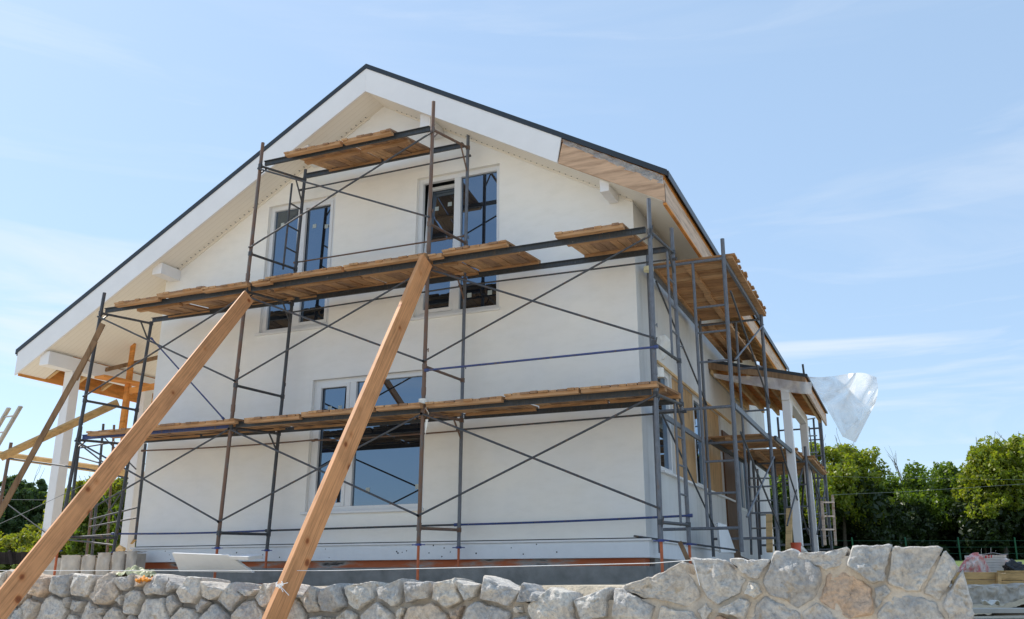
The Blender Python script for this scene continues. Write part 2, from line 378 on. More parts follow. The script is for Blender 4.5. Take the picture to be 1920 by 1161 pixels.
def wall_with_holes(mb, outer, holes, to3, depth):
    """planar polygon with rectangular holes plus reveals going back by depth vector"""
    loops = [outer] + [[(a, c), (b, c), (b, d), (a, d)] for a, b, c, d in holes]
    polys = [[Vector((p[0], p[1], 0)) for p in lp] for lp in loops]
    flat = [p for lp in polys for p in lp]; tris = tessellate_polygon(polys)
    mb.add([to3(p.x, p.y) for p in flat], [tuple(t) for t in tris])
    for a, b, c, d in holes:
        q = [to3(a, c), to3(b, c), to3(b, d), to3(a, d)]
        mb.add(q + [p + depth for p in q], [(i, (i+1)%4, (i+1)%4+4, i+4) for i in range(4)])
W1 = (-9.42, -8.08, 3.84, 6.08); W2 = (-6.56, -5.14, 3.78, 6.08); W3 = (-8.30, -6.30, .97, 2.98)
wf = MB()
outer = [(XL, .5), (XR, .5), (XR, zt(XR) - SOF + .05), (XA, ZA - SOF + .05), (XL, zt(XL) - SOF + .05)]
wall_with_holes(wf, outer, [W1, W2, W3], lambda a, b: Vector((a, YF, b)), Vector((0, .16, 0)))
wf.build('wall', 'plaster', house)
S_ = [(12.42, 13.28, 1.46, 2.97), (13.32, 17.14, 1.46, 2.97), (18.9, 20.3, 1.35, 2.6), (17.2, 18.2, .22, 2.6)]
ws = MB()
wall_with_holes(ws, [(YF, .5), (17.2, .5), (17.2, .5001), (YB, .22), (YB, zt(XR) - SOF + .05), (YF, zt(XR) - SOF + .05)], [S_[0], S_[1], S_[2]],
                lambda a, b: Vector((XR, a, b)), Vector((-.14, 0, 0)))
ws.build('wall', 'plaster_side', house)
wl = MB(); wl.add([(XL, YF, .5), (XL, YB, .3), (XL, YB, zt(XL) - .3), (XL, YF, zt(XL) - .3)], [(0, 1, 2, 3)])
wl.add([(XL, YB, .1), (XR, YB, .1), (XR, YB, zt(XR) - .3), (XA, YB, ZA - .3), (XL, YB, zt(XL) - .3)], [(0, 1, 2, 3, 4)])
wl.build('wall', 'plaster', house)

# plinth
p = MB(); p.box((XL - .02, YF - .05, .27), (XR + .045, YF + .1, .475)); p.box((XR - .1, YF + .1, .27), (XR + .045, 17.4, .475))
p.build('plinth_board', 'foam', house, bevel=.006)
p = MB(); p.box((XL - .05, YF - .075, .477), (XR + .07, YF + .1, .502)); p.box((XR - .1, YF + .1, .477), (XR + .07, 17.4, .502)); p.build('plinth_cap', 'white_board', house)
p = MB(); p.box((XL, YF - .004, .503), (XR + .008, YF + .02, .518)); p.build('shadow_joint', 'roof_metal', house)
p = MB(); p.box((XL + .02, YF + .05, .17), (XR - .05, YF + .3, .268)); p.build('foundation', 'primer', house)
p = MB(); p.box((XL - .05, YF - .25, -.1), (XR + .04, YF + .3, .168)); p.build('footing', 'concrete', house, bevel=.01)
p = MB(); p.box((XR - .3, YF + .3, 0), (XR + .02, 23, .268)); p.build('footing', 'concrete', house)
p = MB()
for k in range(26):
    x = random.uniform(XL + .3, XR - .2); z = random.uniform(.3, .46); r = random.uniform(.006, .012)
    p.tube((x, YF - .0525, z), (x, YF - .05, z), r, 7)
p.build('fixing', 'roof_metal', house)

# roof: one slab per side, trims as sub-parts
rf = MB()
for sx in (-1, 1):
    xe = XEL if sx < 0 else XER
    rf.prism([(XA, YG + .03, ZA), (xe, YG + .03, zt(xe)), (xe, YG + .03, zt(xe) - .07), (XA, YG + .03, ZA - .07)], (0, YE - YG - .06, 0))
roof = rf.build('roof', 'raw_orange', house)
dm = MB()
for sx in (-1, 1):
    xe = (XEL - .05) if sx < 0 else (XER + .05); xa = XA
    dm.prism([(xa, YG - .04, ZA + .055), (xe, YG - .04, zt(xe) + .055), (xe, YG - .04, zt(xe) - .03), (xa, YG - .04, ZA - .03)], (0, .04, 0))
    dm.prism([(xa, YG, ZA + .055), (xe, YG, zt(xe) + .055), (xe, YG, zt(xe) + .01), (xa, YG, ZA + .01)], (0, YE - YG, 0))
    dm.box((xe, YG, zt(xe) - .05), (xe + sx * .012, YE, zt(xe) + .054))
dm.build('roof_covering', 'roof_metal', roof)
BB = .44; XJ = -3.93
bb = MB(); bb.prism([(XA, YG - .028, ZA - .03), (XEL, YG - .028, zt(XEL) - .03), (XEL, YG - .028, zt(XEL) - BB), (XA, YG - .028, ZA - BB)], (0, .03, 0)); bb.build('bargeboard', 'white_board', roof)
bb = MB(); bb.prism([(XA + .003, YG - .03, ZA - .03), (XJ, YG - .03, zt(XJ) - .03), (XJ - .07, YG - .03, zt(XJ - .07) - BB), (XA + .003, YG - .03, ZA - BB)], (0, .03, 0)); bb.build('bargeboard', 'white_board', roof)
bb = MB(); bb.prism([(XJ + .01, YG - .01, zt(XJ) - .10), (XER, YG - .01, zt(XER) - .15), (XER, YG - .01, zt(XER) - BB + .03), (XJ - .06, YG - .01, zt(XJ - .06) - BB + .01)], (0, .04, 0))
tag(bb.build('bargeboard', 'trim_pine', roof), 'bare pine bargeboard at the right end of the gable', None)
mm = MB(); mm.grid(lambda u, v: Vector((XJ + .01 + u * (XER - XJ - .02), YG - .014 + .012 * math.sin(u * 40 + v * 3) , zt(XJ + .01 + u * (XER - XJ)) - .035 - v * (.07 + .07 * u + .012 * math.sin(u * 23)))), 60, 4)
mm.build('membrane', 'membrane', roof, smooth=True)
# eave fascia right
fb = MB(); fb.prism([(XER, YG, zt(XER) - .10), (XER, YE, zt(XER) - .10), (XER, YE, zt(XER) - BB + .03), (XER, YG, zt(XER) - BB + .03)], (-.035, 0, 0)); fb.build('fascia_board', 'raw_pale', roof)
fb = MB(); fb.box((XER - .04, YG + .035, zt(XER) - BB), (XER + .004, YE, zt(XER) - BB + .029)); fb.box((XER - .03, YG + .035, zt(XER) - .099), (XER + .004, YE, zt(XER) - .052)); fb.build('fascia_edge', 'raw_orange', roof)
fb = MB(); fb.box((XEL, YG + .04, zt(XEL) - BB - .0), (XEL + .035, YE, zt(XEL) - .06)); fb.build('fascia_board', 'raw_orange', roof)
# soffits
so = MB()
def sof(xa, xb, ya, yb, dz=0):
    so.prism([(xa, ya, zt(xa) - SOF - dz), (xb, ya, zt(xb) - SOF - dz), (xb, ya, zt(xb) - SOF + .02), (xa, ya, zt(xa) - SOF + .02)], (0, yb - ya, 0))
sof(XA, XER - .04, YG + .005, YF + .02); sof(XA, XEL + .04, YG + .005, YF + .02)
sof(XR, XER - .04, YF + .02, 15.3); sof(XL, -13.55, YF + .02, YE)
so.build('soffit', 'soffit', roof)
# purlin ends under the gable overhang
for x, w, h in ((-11.32, .20, .16), (-8.46, .18, .16), (-6.2, .18, .2), (-3.36, .13, .15)):
    b = MB(); z = zt(x) - SOF; b.box((x - w/2, YG + .10, z - h), (x + w/2, YF - .001, z + .03)); b.build('purlin_end', 'white_board', roof, bevel=.006)
b = MB()
for sx in (-1, 1):
    x0 = XA + sx * .25; xe = XL if sx < 0 else XR
    b.prism([(x0, YF - .03, zt(x0) - SOF), (xe, YF - .03, zt(xe) - SOF), (xe, YF - .03, zt(xe) - SOF - .025), (x0, YF - .03, zt(x0) - SOF - .025)], (0, .029, 0))
b.build('vent_strip', 'soffit', roof)
b = MB()
for k in range(46):
    for sx in (-1, 1):
        x = XA + sx * (.3 + k * .09)
        if x < XL or x > XR: continue
        z = zt(x) - SOF - .003; b.box((x, YF - .09, z - .006), (x + .02, YF - .07, z + .001))
b.build('vent_hole', 'concrete', roof)
# rafters seen from below: right eave beyond the boxed soffit, left eave outside the porch beam
for k in range(14):
    y = 15.35 + k * .6; b = MB()
    xa, xb = XR, XER - .04
    b.prism([(xa, y, zt(xa) - .075), (xb, y, zt(xb) - .075), (xb, y, zt(xb) - .30), (xa, y, zt(xa) - .30)], (0, .06, 0)); b.build('rafter', 'raw_yellow', roof)
for k in range(19):
    y = 11.55 + k * .62; b = MB(); xa, xb = -13.72, XEL + .036
    b.prism([(xa, y, zt(xa) - .075), (xb, y, zt(xb) - .075), (xb, y, zt(xb) - .40), (xa, y, zt(xa) - .42)], (0, .06, 0)); b.build('rafter', 'raw_yellow', roof)

# windows
def window(hole, vert, mull, sashes, yq=YF + .10, tilt=None, stick=()):
    a, b, c, d = hole; fw = .075
    f = MB(); y0, y1 = yq - .035, yq + .035
    f.box((a, y0, c), (a + fw, y1, d)); f.box((b - fw, y0, c), (b, y1, d)); f.box((a + fw, y0, c), (b - fw, y1, c + fw)); f.box((a + fw, y0, d - fw), (b - fw, y1, d))
    f.box((mull - .055, y0 - .002, c + fw), (mull + .055, y1, d - fw))
    w = f.build('window', 'frame_white', house, bevel=.004)
    s = MB(); s.box((a - .05, YF - .05, c - .035), (b + .02, yq - .03, c - .001)); s.build('sill', 'frame_white', w, bevel=.004)
    for i, (x0, x1, sash) in enumerate(((a + fw, mull - .055, sashes[0]), (mull + .055, b - fw, sashes[1]))):
        z0, z1 = c + fw, d - fw; g0 = 0
        if sash:
            t = .055; sm = MB(); yy0, yy1 = yq - .05, yq + .0
            sm.box((x0, yy0, z0), (x0 + t, yy1, z1)); sm.box((x1 - t, yy0, z0), (x1, yy1, z1)); sm.box((x0 + t, yy0, z0), (x1 - t, yy1, z0 + t)); sm.box((x0 + t, yy0, z1 - t), (x1 - t, yy1, z1))
            so_ = sm.build('sash', 'frame_white', w, bevel=.004); g0 = t
            if tilt == i:      # tilted inwards at the top
                ang = math.radians(5.0); piv = Vector(((x0+x1)/2, yq, z0)) - Vector(w['_o'])
                Mx = Matrix.Translation(piv) @ Matrix.Rotation(-ang, 4, 'X') @ Matrix.Translation(-piv); so_.matrix_basis = Mx
        p = MB(); p.box((x0 + g0, yq + .01, z0 + g0), (x1 - g0, yq + .022, z1 - g0))
        po = p.build('pane', 'glass', w)
        if sash and tilt == i: po.matrix_basis = Mx
        for (u, v, k) in stick:
            if k != i: continue
            sx = x0 + g0 + u * (x1 - x0 - 2*g0); sz = z0 + v * (z1 - z0); q = MB(); q.box((sx - .035, yq + .006, sz - .035), (sx + .035, yq + .009, sz + .035))
            qo = q.build('sticker', 'sticker', w)
            if sash and tilt == i: qo.matrix_basis = Mx
    dk = MB(); dk.box((a + .001, yq + .40, c), (b, yq + .42, d)); dk.box((a + .001, yq + .036, c + .01), (a + .012, yq + .40, d)); dk.box((a + .001, yq + .036, d - .012), (b, yq + .40, d - .001)); dk.build('dark_room', 'roof_metal', w)
    return w
tag(window(W1, True, -8.80, (False, True), stick=((.3, .88, 0), (.3, .82, 1), (.8, .80, 1))), 'left upper window with one fixed and one opening light', None)
tag(window(W2, True, -5.88, (True, False), tilt=0, stick=((.2, .83, 0), (.72, .85, 0), (.25, .1, 1), (.8, .1, 1))), 'right upper window with its left sash tilted open', None)
tag(window(W3, True, -7.60, (True, False), stick=((.3, .8, 0), (.7, .8, 0), (.22, .12, 1), (.93, .13, 1))), 'wide ground floor window with narrow left sash', None)
# side windows and boarded openings (on X = XR, facing right)
def side_window(y0, y1, z0, z1, mulls=()):
    xq = XR - .07; fw = .07; f = MB(); xa, xb = xq - .035, xq + .035
    f.box((xa, y0, z0), (xb, y0 + fw, z1)); f.box((xa, y1 - fw, z0), (xb, y1, z1)); f.box((xa, y0 + fw, z0), (xb, y1 - fw, z0 + fw)); f.box((xa, y0 + fw, z1 - fw), (xb, y1 - fw, z1))
    for m_ in mulls: f.box((xa, m_ - .03, z0 + fw), (xb, m_ + .03, z1 - fw))
    w = f.build('window', 'frame_white', house); p = MB(); p.box((xq - .022, y0 + fw, z0 + fw), (xq - .01, y1 - fw, z1 - fw)); p.build('pane', 'glass', w); return w
side_window(12.42, 13.28, 1.46, 2.97); side_window(14.93, 15.7, 1.46, 2.97); side_window(18.9, 20.3, 1.35, 2.6, (19.6,))
for ya, yb in ((13.32, 14.90), (15.74, 17.14)):
    p = MB(); p.box((XR - .08, ya, 1.462), (XR - .035, yb, 2.968)); tag(p.build('plywood_panel', 'osb', house), 'plywood sheet filling an opening', None)
p = MB(); p.box((XR - .05, 17.15, .2), (XR + .03, 18.2, 2.7)); p.build('door', 'brown_board', house)
p = MB(); p.box((XR - .06, YF + .9, 1.425), (XR + .06, 17.9, 1.455)); p.build('sill', 'white_board', house)
p = MB(); p.box((XR - .03, YF + .9, 2.972), (XR + .03, 18.2, 3.01)); p.build('lintel_trim', 'raw_yellow', house)

# canopy on the right side
Y0c, Y1c, X1c = 16.33, 20.4, -1.42
def zc(x): return 3.82 - (x - XR) * .25
cp = MB(); cp.prism([(XR, Y0c, zc(XR)), (X1c, Y0c, zc(X1c)), (X1c, Y0c, zc(X1c) - .035), (XR, Y0c, zc(XR) - .035)], (0, Y1c - Y0c, 0))
canopy = cp.build('porch_roof', 'raw_orange', house)
cm = MB(); cm.prism([(XR, Y0c - .04, zc(XR) + .06), (X1c + .04, Y0c - .04, zc(X1c) + .05), (X1c + .04, Y0c - .04, zc(X1c) - .01), (XR, Y0c - .04, zc(XR) + .0)], (0, .03, 0))
cm.prism([(XR, Y0c - .01, zc(XR) + .06), (X1c + .04, Y0c - .01, zc(X1c) + .05), (X1c + .04, Y0c - .01, zc(X1c) + .012), (XR, Y0c - .01, zc(XR) + .022)], (0, Y1c - Y0c, 0))
cm.build('roof_covering', 'roof_metal', canopy)
for x in (-3.04, -2.72, -2.40, -2.08, -1.55):
    b = MB(); b.prism([(x - .025, Y0c + .01, zc(x) - .04), (x + .025, Y0c + .01, zc(x) - .05), (x + .025, Y0c + .01, zc(x) - .20), (x - .025, Y0c + .01, zc(x) - .20)], (0, Y1c - Y0c - .02, 0)); b.build('joist', 'raw_yellow', canopy)
b = MB()
for k in range(22):
    y = Y0c + .08 + k * .19; b.prism([(XR + .01, y, zc(XR) - .037), (X1c - .02, y, zc(X1c) - .037), (X1c - .02, y, zc(X1c) - .052), (XR + .01, y, zc(XR) - .052)], (0, .13, 0))
b.build('boarding', 'raw_orange', canopy)
b = MB(); b.box((X1c - .035, Y0c, zc(X1c) - .24), (X1c, Y1c, zc(X1c) - .045)); b.build('fascia_board', 'raw_pale', canopy)
b = MB(); b.prism([(XR, Y0c - .035, zc(XR)), (X1c, Y0c - .035, zc(X1c)), (X1c, Y0c - .035, zc(X1c) - .10), (XR, Y0c - .035, zc(XR) - .12)], (0, .03, 0)); b.build('fascia_board', 'old_board', canopy)
b = MB(); b.box((-1.87, Y0c + .12, 3.05), (-1.73, 19.5, 3.24)); b.build('porch_beam', 'white_board', house, bevel=.008)
for y in (16.55, 19.3):
    b = MB(); b.box((-1.87, y - .07, .3), (-1.73, y + .07, 3.049)); b.build('porch_post', 'white_board', house, bevel=.008)
    b = MB(); b.prism([(-1.865, y + .075, 3.048), (-1.865, y + .40, 3.048), (-1.865, y + .075, 2.68)], (.13, 0, 0)); b.build('corner_brace', 'white_board', house)
# porch on the left
zb = 3.60
b = MB(); b.box((-13.72, YG + .03, zb), (-13.5, 22.5, zb + .24)); b.build('porch_beam', 'white_board', house, bevel=.008)
for y, xx in ((11.62, -13.62), (13.35, -13.60), (18.0, -13.6), (22.3, -13.6)):
    b = MB(); b.box((xx - .095, y - .095, .22), (xx + .095, y + .095, zb - .001)); b.build('porch_post', 'white_board', house, bevel=.008)

# ------------------------------------------------------------------ scaffold on the gable
YO, YI = 10.2, 11.28
R_ = .022
sc = thing('scaffold', (-7, 10.7, .2), 'tube scaffold of three bays standing in front of the cream gable wall', 'scaffold')
poles = {'LO': ((196, 549), (103, 1060), YO), 'AO': ((493, 268), (404, 1058), YO), 'BO': ((813, 191), (783, 1070), YO), 'CO': ((1216, 373), (1241, 1055), YO),
         'LI': ((284, 604), (208, 1063), YI), 'AI': ((573, 318), (497, 1065), YI), 'BI': ((878, 248), (859, 1068), YI + .02), 'CI': ((1259, 428), (1294, 1050), YI + .06)}
PM = {'LO': 'steel', 'AO': 'steel_rust', 'BO': 'steel_rust', 'CO': 'steel_grey', 'LI': 'steel', 'AI': 'steel', 'BI': 'steel_grey', 'CI': 'steel_grey'}
PP = {}
for k, (t, b_, Y) in poles.items():
    P, Q = at(*t, Y), at(*b_, Y); PP[k] = (P, Q)
    Q2 = Q.lerp(P, (.42 - Q.z) / (P.z - Q.z)); base = Q.copy(); base.z = .17
    m = MB(); m.tube(P, Q2, .027 if k[1] == 'O' else .026, 10)
    for zz in (2.35, 4.32, 6.2):      # sleeve joints and hook pins
        if Q2.z < zz < P.z - .75:
            c = Q2.lerp(P, (zz - Q2.z) / (P.z - Q2.z)); m.tube(c - Vector((0, 0, .05)), c + Vector((0, 0, .05)), .032, 10)
            c2 = c + Vector((0, 0, .55)); m.tube(c2, c2 + Vector((.05, 0, 0)), .008, 6); m.tube(c2 + Vector((.05, 0, .02)), c2 + Vector((.05, 0, -.03)), .008, 6)
    m.build('upright', PM[k], sc, smooth=False)
    m = MB(); m.tube(Q2, Vector((Q2.x, Q2.y, -.05)), .018, 8); m.box((Q2.x - .06, Q2.y - .06, -.058), (Q2.x + .06, Q2.y + .06, -.048)); j = m.build('base_jack', 'jack_orange', sc)
    m = MB(); m.tube(Q2 - Vector((0, 0, .012)), Q2 + Vector((0, 0, .014)), .04, 8); m.bar(Q2 - Vector((.09, 0, 0)), Q2 + Vector((.09, 0, 0)), .02, .012, (0, 0, 1)); m.build('collar', 'jack_blue', j)
def onp(k, z): P, Q = PP[k]; return Q.lerp(P, (z - Q.z) / (P.z - Q.z))
LVO = {2: 2.11, 4: 4.13, 6: 6.15}; LVI = {2: 2.18, 4: 4.24, 6: 6.37}
# transoms of each frame
for f in 'LABC':
    for z, top in ((.62, 0), (2.11, 1), (2.68, 0), (4.13, 1), (4.68, 0), (6.15, 1)):
        if z > PP[f + 'I'][0].z or (f in 'LC' and z > 4.3): continue
        zi_ = LVI[int(z)] - .04 if top else z + (.03 if z < 3 else .1)
        if top: z -= .04
        a, b_ = onp(f + 'O', z), onp(f + 'I', zi_); m = MB(); m.tube(a, b_, .02, 8)
        if top:       # gusset at the inner corner
            c = b_.lerp(a, .22); d = onp(f + 'I', z - .2); m.tube(c, d, .013, 6)
            c = a.lerp(b_, .15); m.tube(c, onp(f + 'O', z - .14), .013, 6)
        for c in (a, b_): m.tube(c - Vector((0, 0, .03)), c + Vector((0, 0, .03)), .034, 8)
        m.tube(a + Vector((.02, -.02, -.05)), a + Vector((.05, -.04, .06)), .009, 6)
        m.build('transom', 'steel_rust' if f in 'B' else 'steel', sc)
    # half-width ladder on the inner side
def ladder_stile(f, za, zb, rungs):
    fr = .72
    a, b_ = onp(f + 'O', za).lerp(onp(f + 'I', za), fr), onp(f + 'O', zb).lerp(onp(f + 'I', zb), fr)
    m = MB(); m.tube(a, b_, .016, 8)
    for r in rungs: m.tube(onp(f + 'O', r).lerp(onp(f + 'I', r), fr), onp(f + 'I', r), .013, 8)
    m.build('ladder_stile', 'steel_grey' if f == 'C' else 'steel', sc)
ladder_stile('A', 4.68, 6.14, (5.05, 5.42, 5.8)); ladder_stile('C', 2.68, 4.1, (3.05, 3.4, 3.75)); ladder_stile('C', .62, 2.1, (1.0, 1.35, 1.7))
# cross braces on the outer face
def brace(a, za, b_, zb, mt='steel', r=.0135):
    P, Q = onp(a, za), onp(b_, zb); o = Vector((0, -.03, 0)); P = P + o; Q = Q + o
    m = MB(); m.tube(P, Q, r, 8)
    for e, o_ in ((P, 1), (Q, -1)): m.tube(e + Vector((0, -.02, 0)), e + Vector((0, .03, 0)), .016, 6)
    m.build('brace', mt, sc)
for a, b_, tops in (('LO', 'AO', (2.05, 4.02)), ('AO', 'BO', (2.05, 4.02, 6.05)), ('BO', 'CO', (2.05, 4.02))):
    for z in tops:
        lo = z - 1.28; brace(a, z, b_, lo); brace(a, lo, b_, z)
def rod(P, Q, mt='steel', r=.013, sag=0, name='ledger'):
    m = MB(); m.tube(P, Q, r, 8, sag); m.tube(P - (Q - P).normalized() * .05, P, r * 1.6, 8); m.tube(Q, Q + (Q - P).normalized() * .05, r * 1.6, 8); return m.build(name, mt, sc)
YI2 = YI + .035
rod(at(566, 356, YI2), at(877, 293, YI2)); rod(at(556, 492, YI2), at(868, 443, YI2), 'steel_rust')
rod(at(545, 586, YI2), at(866, 537, YI2)); rod(at(866, 536, YI2), at(1262, 486, YI2))
rod(at(803, 694, YO - .03), at(1226, 651, YO - .03), 'steel_blue', .014)
rod(at(270, 845, YI2), at(590, 825, YI2), 'steel_rust', .012, .02); rod(at(590, 826, YI2), at(862, 808, YI2), 'steel_rust', .012, .01); rod(at(862, 806, YI2), at(1280, 772, YI2), 'steel')
rod(at(214, 1001, YI2), at(503, 995, YI2), 'steel_blue', .014, .015); rod(at(503, 995, YI2), at(858, 984, YI2), 'steel', .014); rod(at(858, 984, YI2), at(1291, 967, YI2), 'steel_blue', .014, .01)
rod(at(286, 637, YI - .05), at(417, 783, YI - .25), 'steel_blue', .012, 0, 'brace')
# deck beams (steel channels) at each deck level
def channel(P, Q, mt='channel', h=.066):
    m = MB(); m.bar(P, Q, h, .035, (0, 1, 0)); m.bar(P + Vector((0, -.02, h/2 - .003)), Q + Vector((0, -.02, h/2 - .003)), .05, .008, (0, 0, 1)); return m.build('deck_beam', mt, sc)
for a, b_, lv in (('L', 'A', (2, 4)), ('A', 'B', (2, 4, 6)), ('B', 'C', (2, 4))):
    for z in lv:
        for s in 'OI':
            zz_ = (LVO if s == 'O' else LVI)[z]; P, Q = onp(a + s, zz_), onp(b_ + s, zz_); d = (Q - P).normalized() * .06; off = Vector((0, .04 if s == 'O' else -.03, 0))
            channel(P + d + off, Q - d + off, 'steel_blue' if (a == 'L' and z < 3 and s == 'O') else 'channel')

# deck panels: short boards nailed across battens, each one lifts off
GD = 'board deck panels lying on the scaffold'
def deck(x0, x1, y0, y1, z, label, axis_='x', dz=0.0, group=GD, bw=(.09, .15), tilt=0):
    t = thing('deck_panel', ((x0 + x1) / 2, (y0 + y1) / 2, z), label, 'scaffold deck', group)
    bt = .04; m = MB()
    L, a0, a1 = ((y0, y1), x0, x1) if axis_ == 'x' else ((x0, x1), y0, y1)
    c = a0; tot = a1 - a0
    while c < a1 - .03:
        w = min(random.uniform(*bw), a1 - c); e0, e1 = random.uniform(-.018, .014), random.uniform(-.03, .035); th = random.uniform(.022, .03)
        zz = z + bt + dz * (c - a0) / tot + random.uniform(0, .004); tw = random.uniform(-.008, .008)
        if axis_ == 'x': P, Q = Vector((c + w/2 - .002, L[0] + e0, zz + th/2)), Vector((c + w/2 + random.uniform(-.01, .01), L[1] + e1, zz + th/2 + tw + tilt))
        else: P, Q = Vector((L[0] + e0, c + w/2, zz + th/2)), Vector((L[1] + e1, c + w/2, zz + th/2 + tw))
        m.bar(P, Q, w - random.uniform(.005, .016), th, (0, 0, 1)); c += w
    m.build('board', 'boards_x' if axis_ == 'x' else 'boards_y', t)
    for fr in (.045, .40 + random.uniform(-.05, .05), .95):
        m = MB()
        if axis_ == 'x':
            y = y0 + fr * (y1 - y0); m.bar((x0 + .01, y, z + bt/2 + tilt * fr), (x1 - .01, y, z + bt/2 + dz + tilt * fr), .085, bt - .002, (0, 0, 1))
        else:
            x = x0 + fr * (x1 - x0); m.bar((x, y0 + .01, z + bt/2), (x, y1 - .01, z + bt/2 + dz), .085, bt - .002, (0, 0, 1))
        m.build('batten', 'batten', t)
    return t
D0, D1 = YO - .13, YI + .05
def X_at(x, y): return at(x, y, D0).x
def fdeck(xa, ya, xb, yb, z, label, dz=0): 
    lv = round(z / 2) * 2; deck(X_at(xa, ya), X_at(xb, yb), D0, D1, z, label, 'x', dz, tilt=(LVI[lv] - LVO[lv]) / (YI - YO) * (D1 - D0))
zt3, zu, zm = 6.115, 4.115, 2.095
fdeck(532, 285, 637, 262, zt3, 'left deck panel of the highest platform just under the gable')
fdeck(641, 262, 733, 243, zt3, 'right deck panel of the highest platform just under the gable')
fdeck(213, 568, 296, 553, zu, 'leftmost deck panel of the upper platform level')
fdeck(292, 553, 384, 538, zu + .04, 'deck panel of the upper level overlapping the leftmost one')
fdeck(378, 540, 463, 528, zu + .015, 'upper level deck panel just left of the shorter timber prop top')
fdeck(471, 530, 506, 524, zu - .0, 'narrow deck panel at the top of the left timber prop')
fdeck(497, 522, 640, 498, zu + .03, 'upper level deck panel in front of the left upper window')
fdeck(643, 499, 798, 476, zu + .03, 'upper level deck panel ending at the top of the right prop')
fdeck(802, 480, 828, 476, zu, 'narrow board panel at the rusty pole beside the right prop')
fdeck(828, 469, 950, 452, zu + .03, 'upper level deck panel in front of the tilted window')
fdeck(1039, 433, 1168, 414, zu + .03, 'single deck panel by itself at the right end of the upper level')
fdeck(163, 804, 273, 796, zm, 'lower level deck panel at the far left end')
fdeck(276, 797, 440, 785, zm + .01, 'lower level deck panel right of the left prop')
fdeck(456, 785, 561, 772, zm, 'lower level deck panel under the left upper window')
fdeck(563, 775, 700, 762, zm + .02, 'lower level deck panel crossed by the right timber prop')
fdeck(703, 765, 788, 755, zm + .02, 'lower level deck panel just left of the taped pole')
fdeck(797, 754, 940, 740, zm + .01, 'lower level deck panel just right of the taped pole')
fdeck(945, 742, 1085, 727, zm + .035, 'lower level deck panel left of the rightmost one')
fdeck(1087, 727, 1232, 712, zm + .035, 'rightmost deck panel of the lower platform on the gable side')

# ------------------------------------------------------------------ scaffold on the right side
s2 = thing('scaffold', (-2.4, 16, .3), 'grey tube scaffold along the right side wall of the house', 'scaffold')
def tube2(P, Q, r=.024, mt='steel_grey', name='upright', par=None):
    m = MB(); m.tube(P, Q, r, 10); return m.build(name, mt, par or s2)
def line_pt(P, Q, z): return Q.lerp(P, (z - Q.z) / (P.z - Q.z))
def sframe(Y, XO, XI, zb, ztop, rungs, stile=True, levels=(2.12, 4.13), topi=None):
    PO, QO = Vector((XO + .02, Y, ztop)), Vector((XO - .01, Y, zb)); PI_, QI = Vector((XI + .01, Y, topi or ztop)), Vector((XI, Y, zb))
    tube2(PO, QO, .027); tube2(PI_, QI, .025)
    for z in levels + (.62,): tube2(line_pt(PO, QO, z), line_pt(PI_, QI, z), .02, name='transom')
    if stile:
        xm = XO - .40; tube2(Vector((xm, Y, levels[-1])), Vector((xm - .01, Y, .62)), .02, name='ladder_stile')
        for r in rungs: tube2(Vector((xm, Y, r)), Vector((XO, Y, r)), .015, name='rung')
    return (PO, QO, PI_, QI)
FA = sframe(11.7, -1.94, -2.97, .33, 4.43, (1.05, 1.45, 2.75, 3.15, 3.5), levels=(2.14, 4.15))
FB = sframe(14.75, -1.90, -2.90, .35, 4.34, (1.0, 1.4, 2.6, 3.3), levels=(2.12, 4.10))
FC = sframe(17.8, -1.69, -2.65, .35, 2.40, (.9, 1.3, 1.7), levels=(2.12,))
FD = sframe(20.9, -1.60, -2.5, .35, 3.5, (.9, 1.3, 1.7, 2.6, 2.95), levels=(2.12, 3.2))
def br2(Y0, z0, Y1, z1, x=-1.86, mt='steel'): tube2(Vector((x, Y0, z0)), Vector((x, Y1, z1)), .0135, mt, 'brace')
br2(11.7, 3.68, 14.75, 2.7); br2(11.7, 2.75, 14.75, 4.0, mt='steel_grey'); br2(11.7, 1.8, 14.75, .75); br2(11.7, .75, 14.75, 1.85, mt='steel_grey')
tube2(Vector((-2.86, 11.7, 3.95)), Vector((-2.86, 14.75, 2.75)), .0135, 'steel', 'brace'); tube2(Vector((-2.86, 11.7, 2.1)), Vector((-2.86, 14.75, .8)), .0135, 'steel', 'brace')
br2(14.75, 2.0, 17.8, .8, -1.75); br2(14.75, .8, 17.8, 2.0, -1.75); br2(17.8, 2.0, 20.9, .8, -1.6); br2(17.8, .8, 20.9, 2.0, -1.6)
for x in (-2.94, -1.92):
    for z in (2.12, 4.10):
        m = MB(); m.bar((x, 11.72, z + .03), (x, 14.74, z + .03), .07, .035, (1, 0, 0)); m.build('deck_beam', 'steel_grey', s2)
        if z < 3: m = MB(); m.bar((x + .1, 14.76, z + .03), (x + .17, 17.8, z + .03), .07, .035, (1, 0, 0)); m.build('deck_beam', 'channel', s2)
for x in (-2.6, -1.66): m = MB(); m.bar((x, 17.8, 2.15), (x, 20.9, 2.15), .07, .035, (1, 0, 0)); m.build('deck_beam', 'channel', s2)
tube2(at(1188, 1005, 11.45), at(1383, 1032, 11.75), .012, 'steel', 'ledger')
GS = 'board decks on the side scaffold'
deck(-2.98, -1.80, 11.78, 13.3, 4.17, 'nearer half of the high orange board deck under the right eave', 'y', group=GS)
deck(-2.98, -1.80, 13.32, 14.88, 4.17, 'farther half of the high orange board deck under the right eave', 'y', group=GS)
deck(-2.95, -2.45, 14.95, 17.9, 4.12, 'narrow high board deck close to the wall under open rafters', 'y', group=GS)
deck(-2.95, -1.9, 14.85, 16.4, 2.18, 'low board deck nearest the boarded side windows', 'y', group=GS)
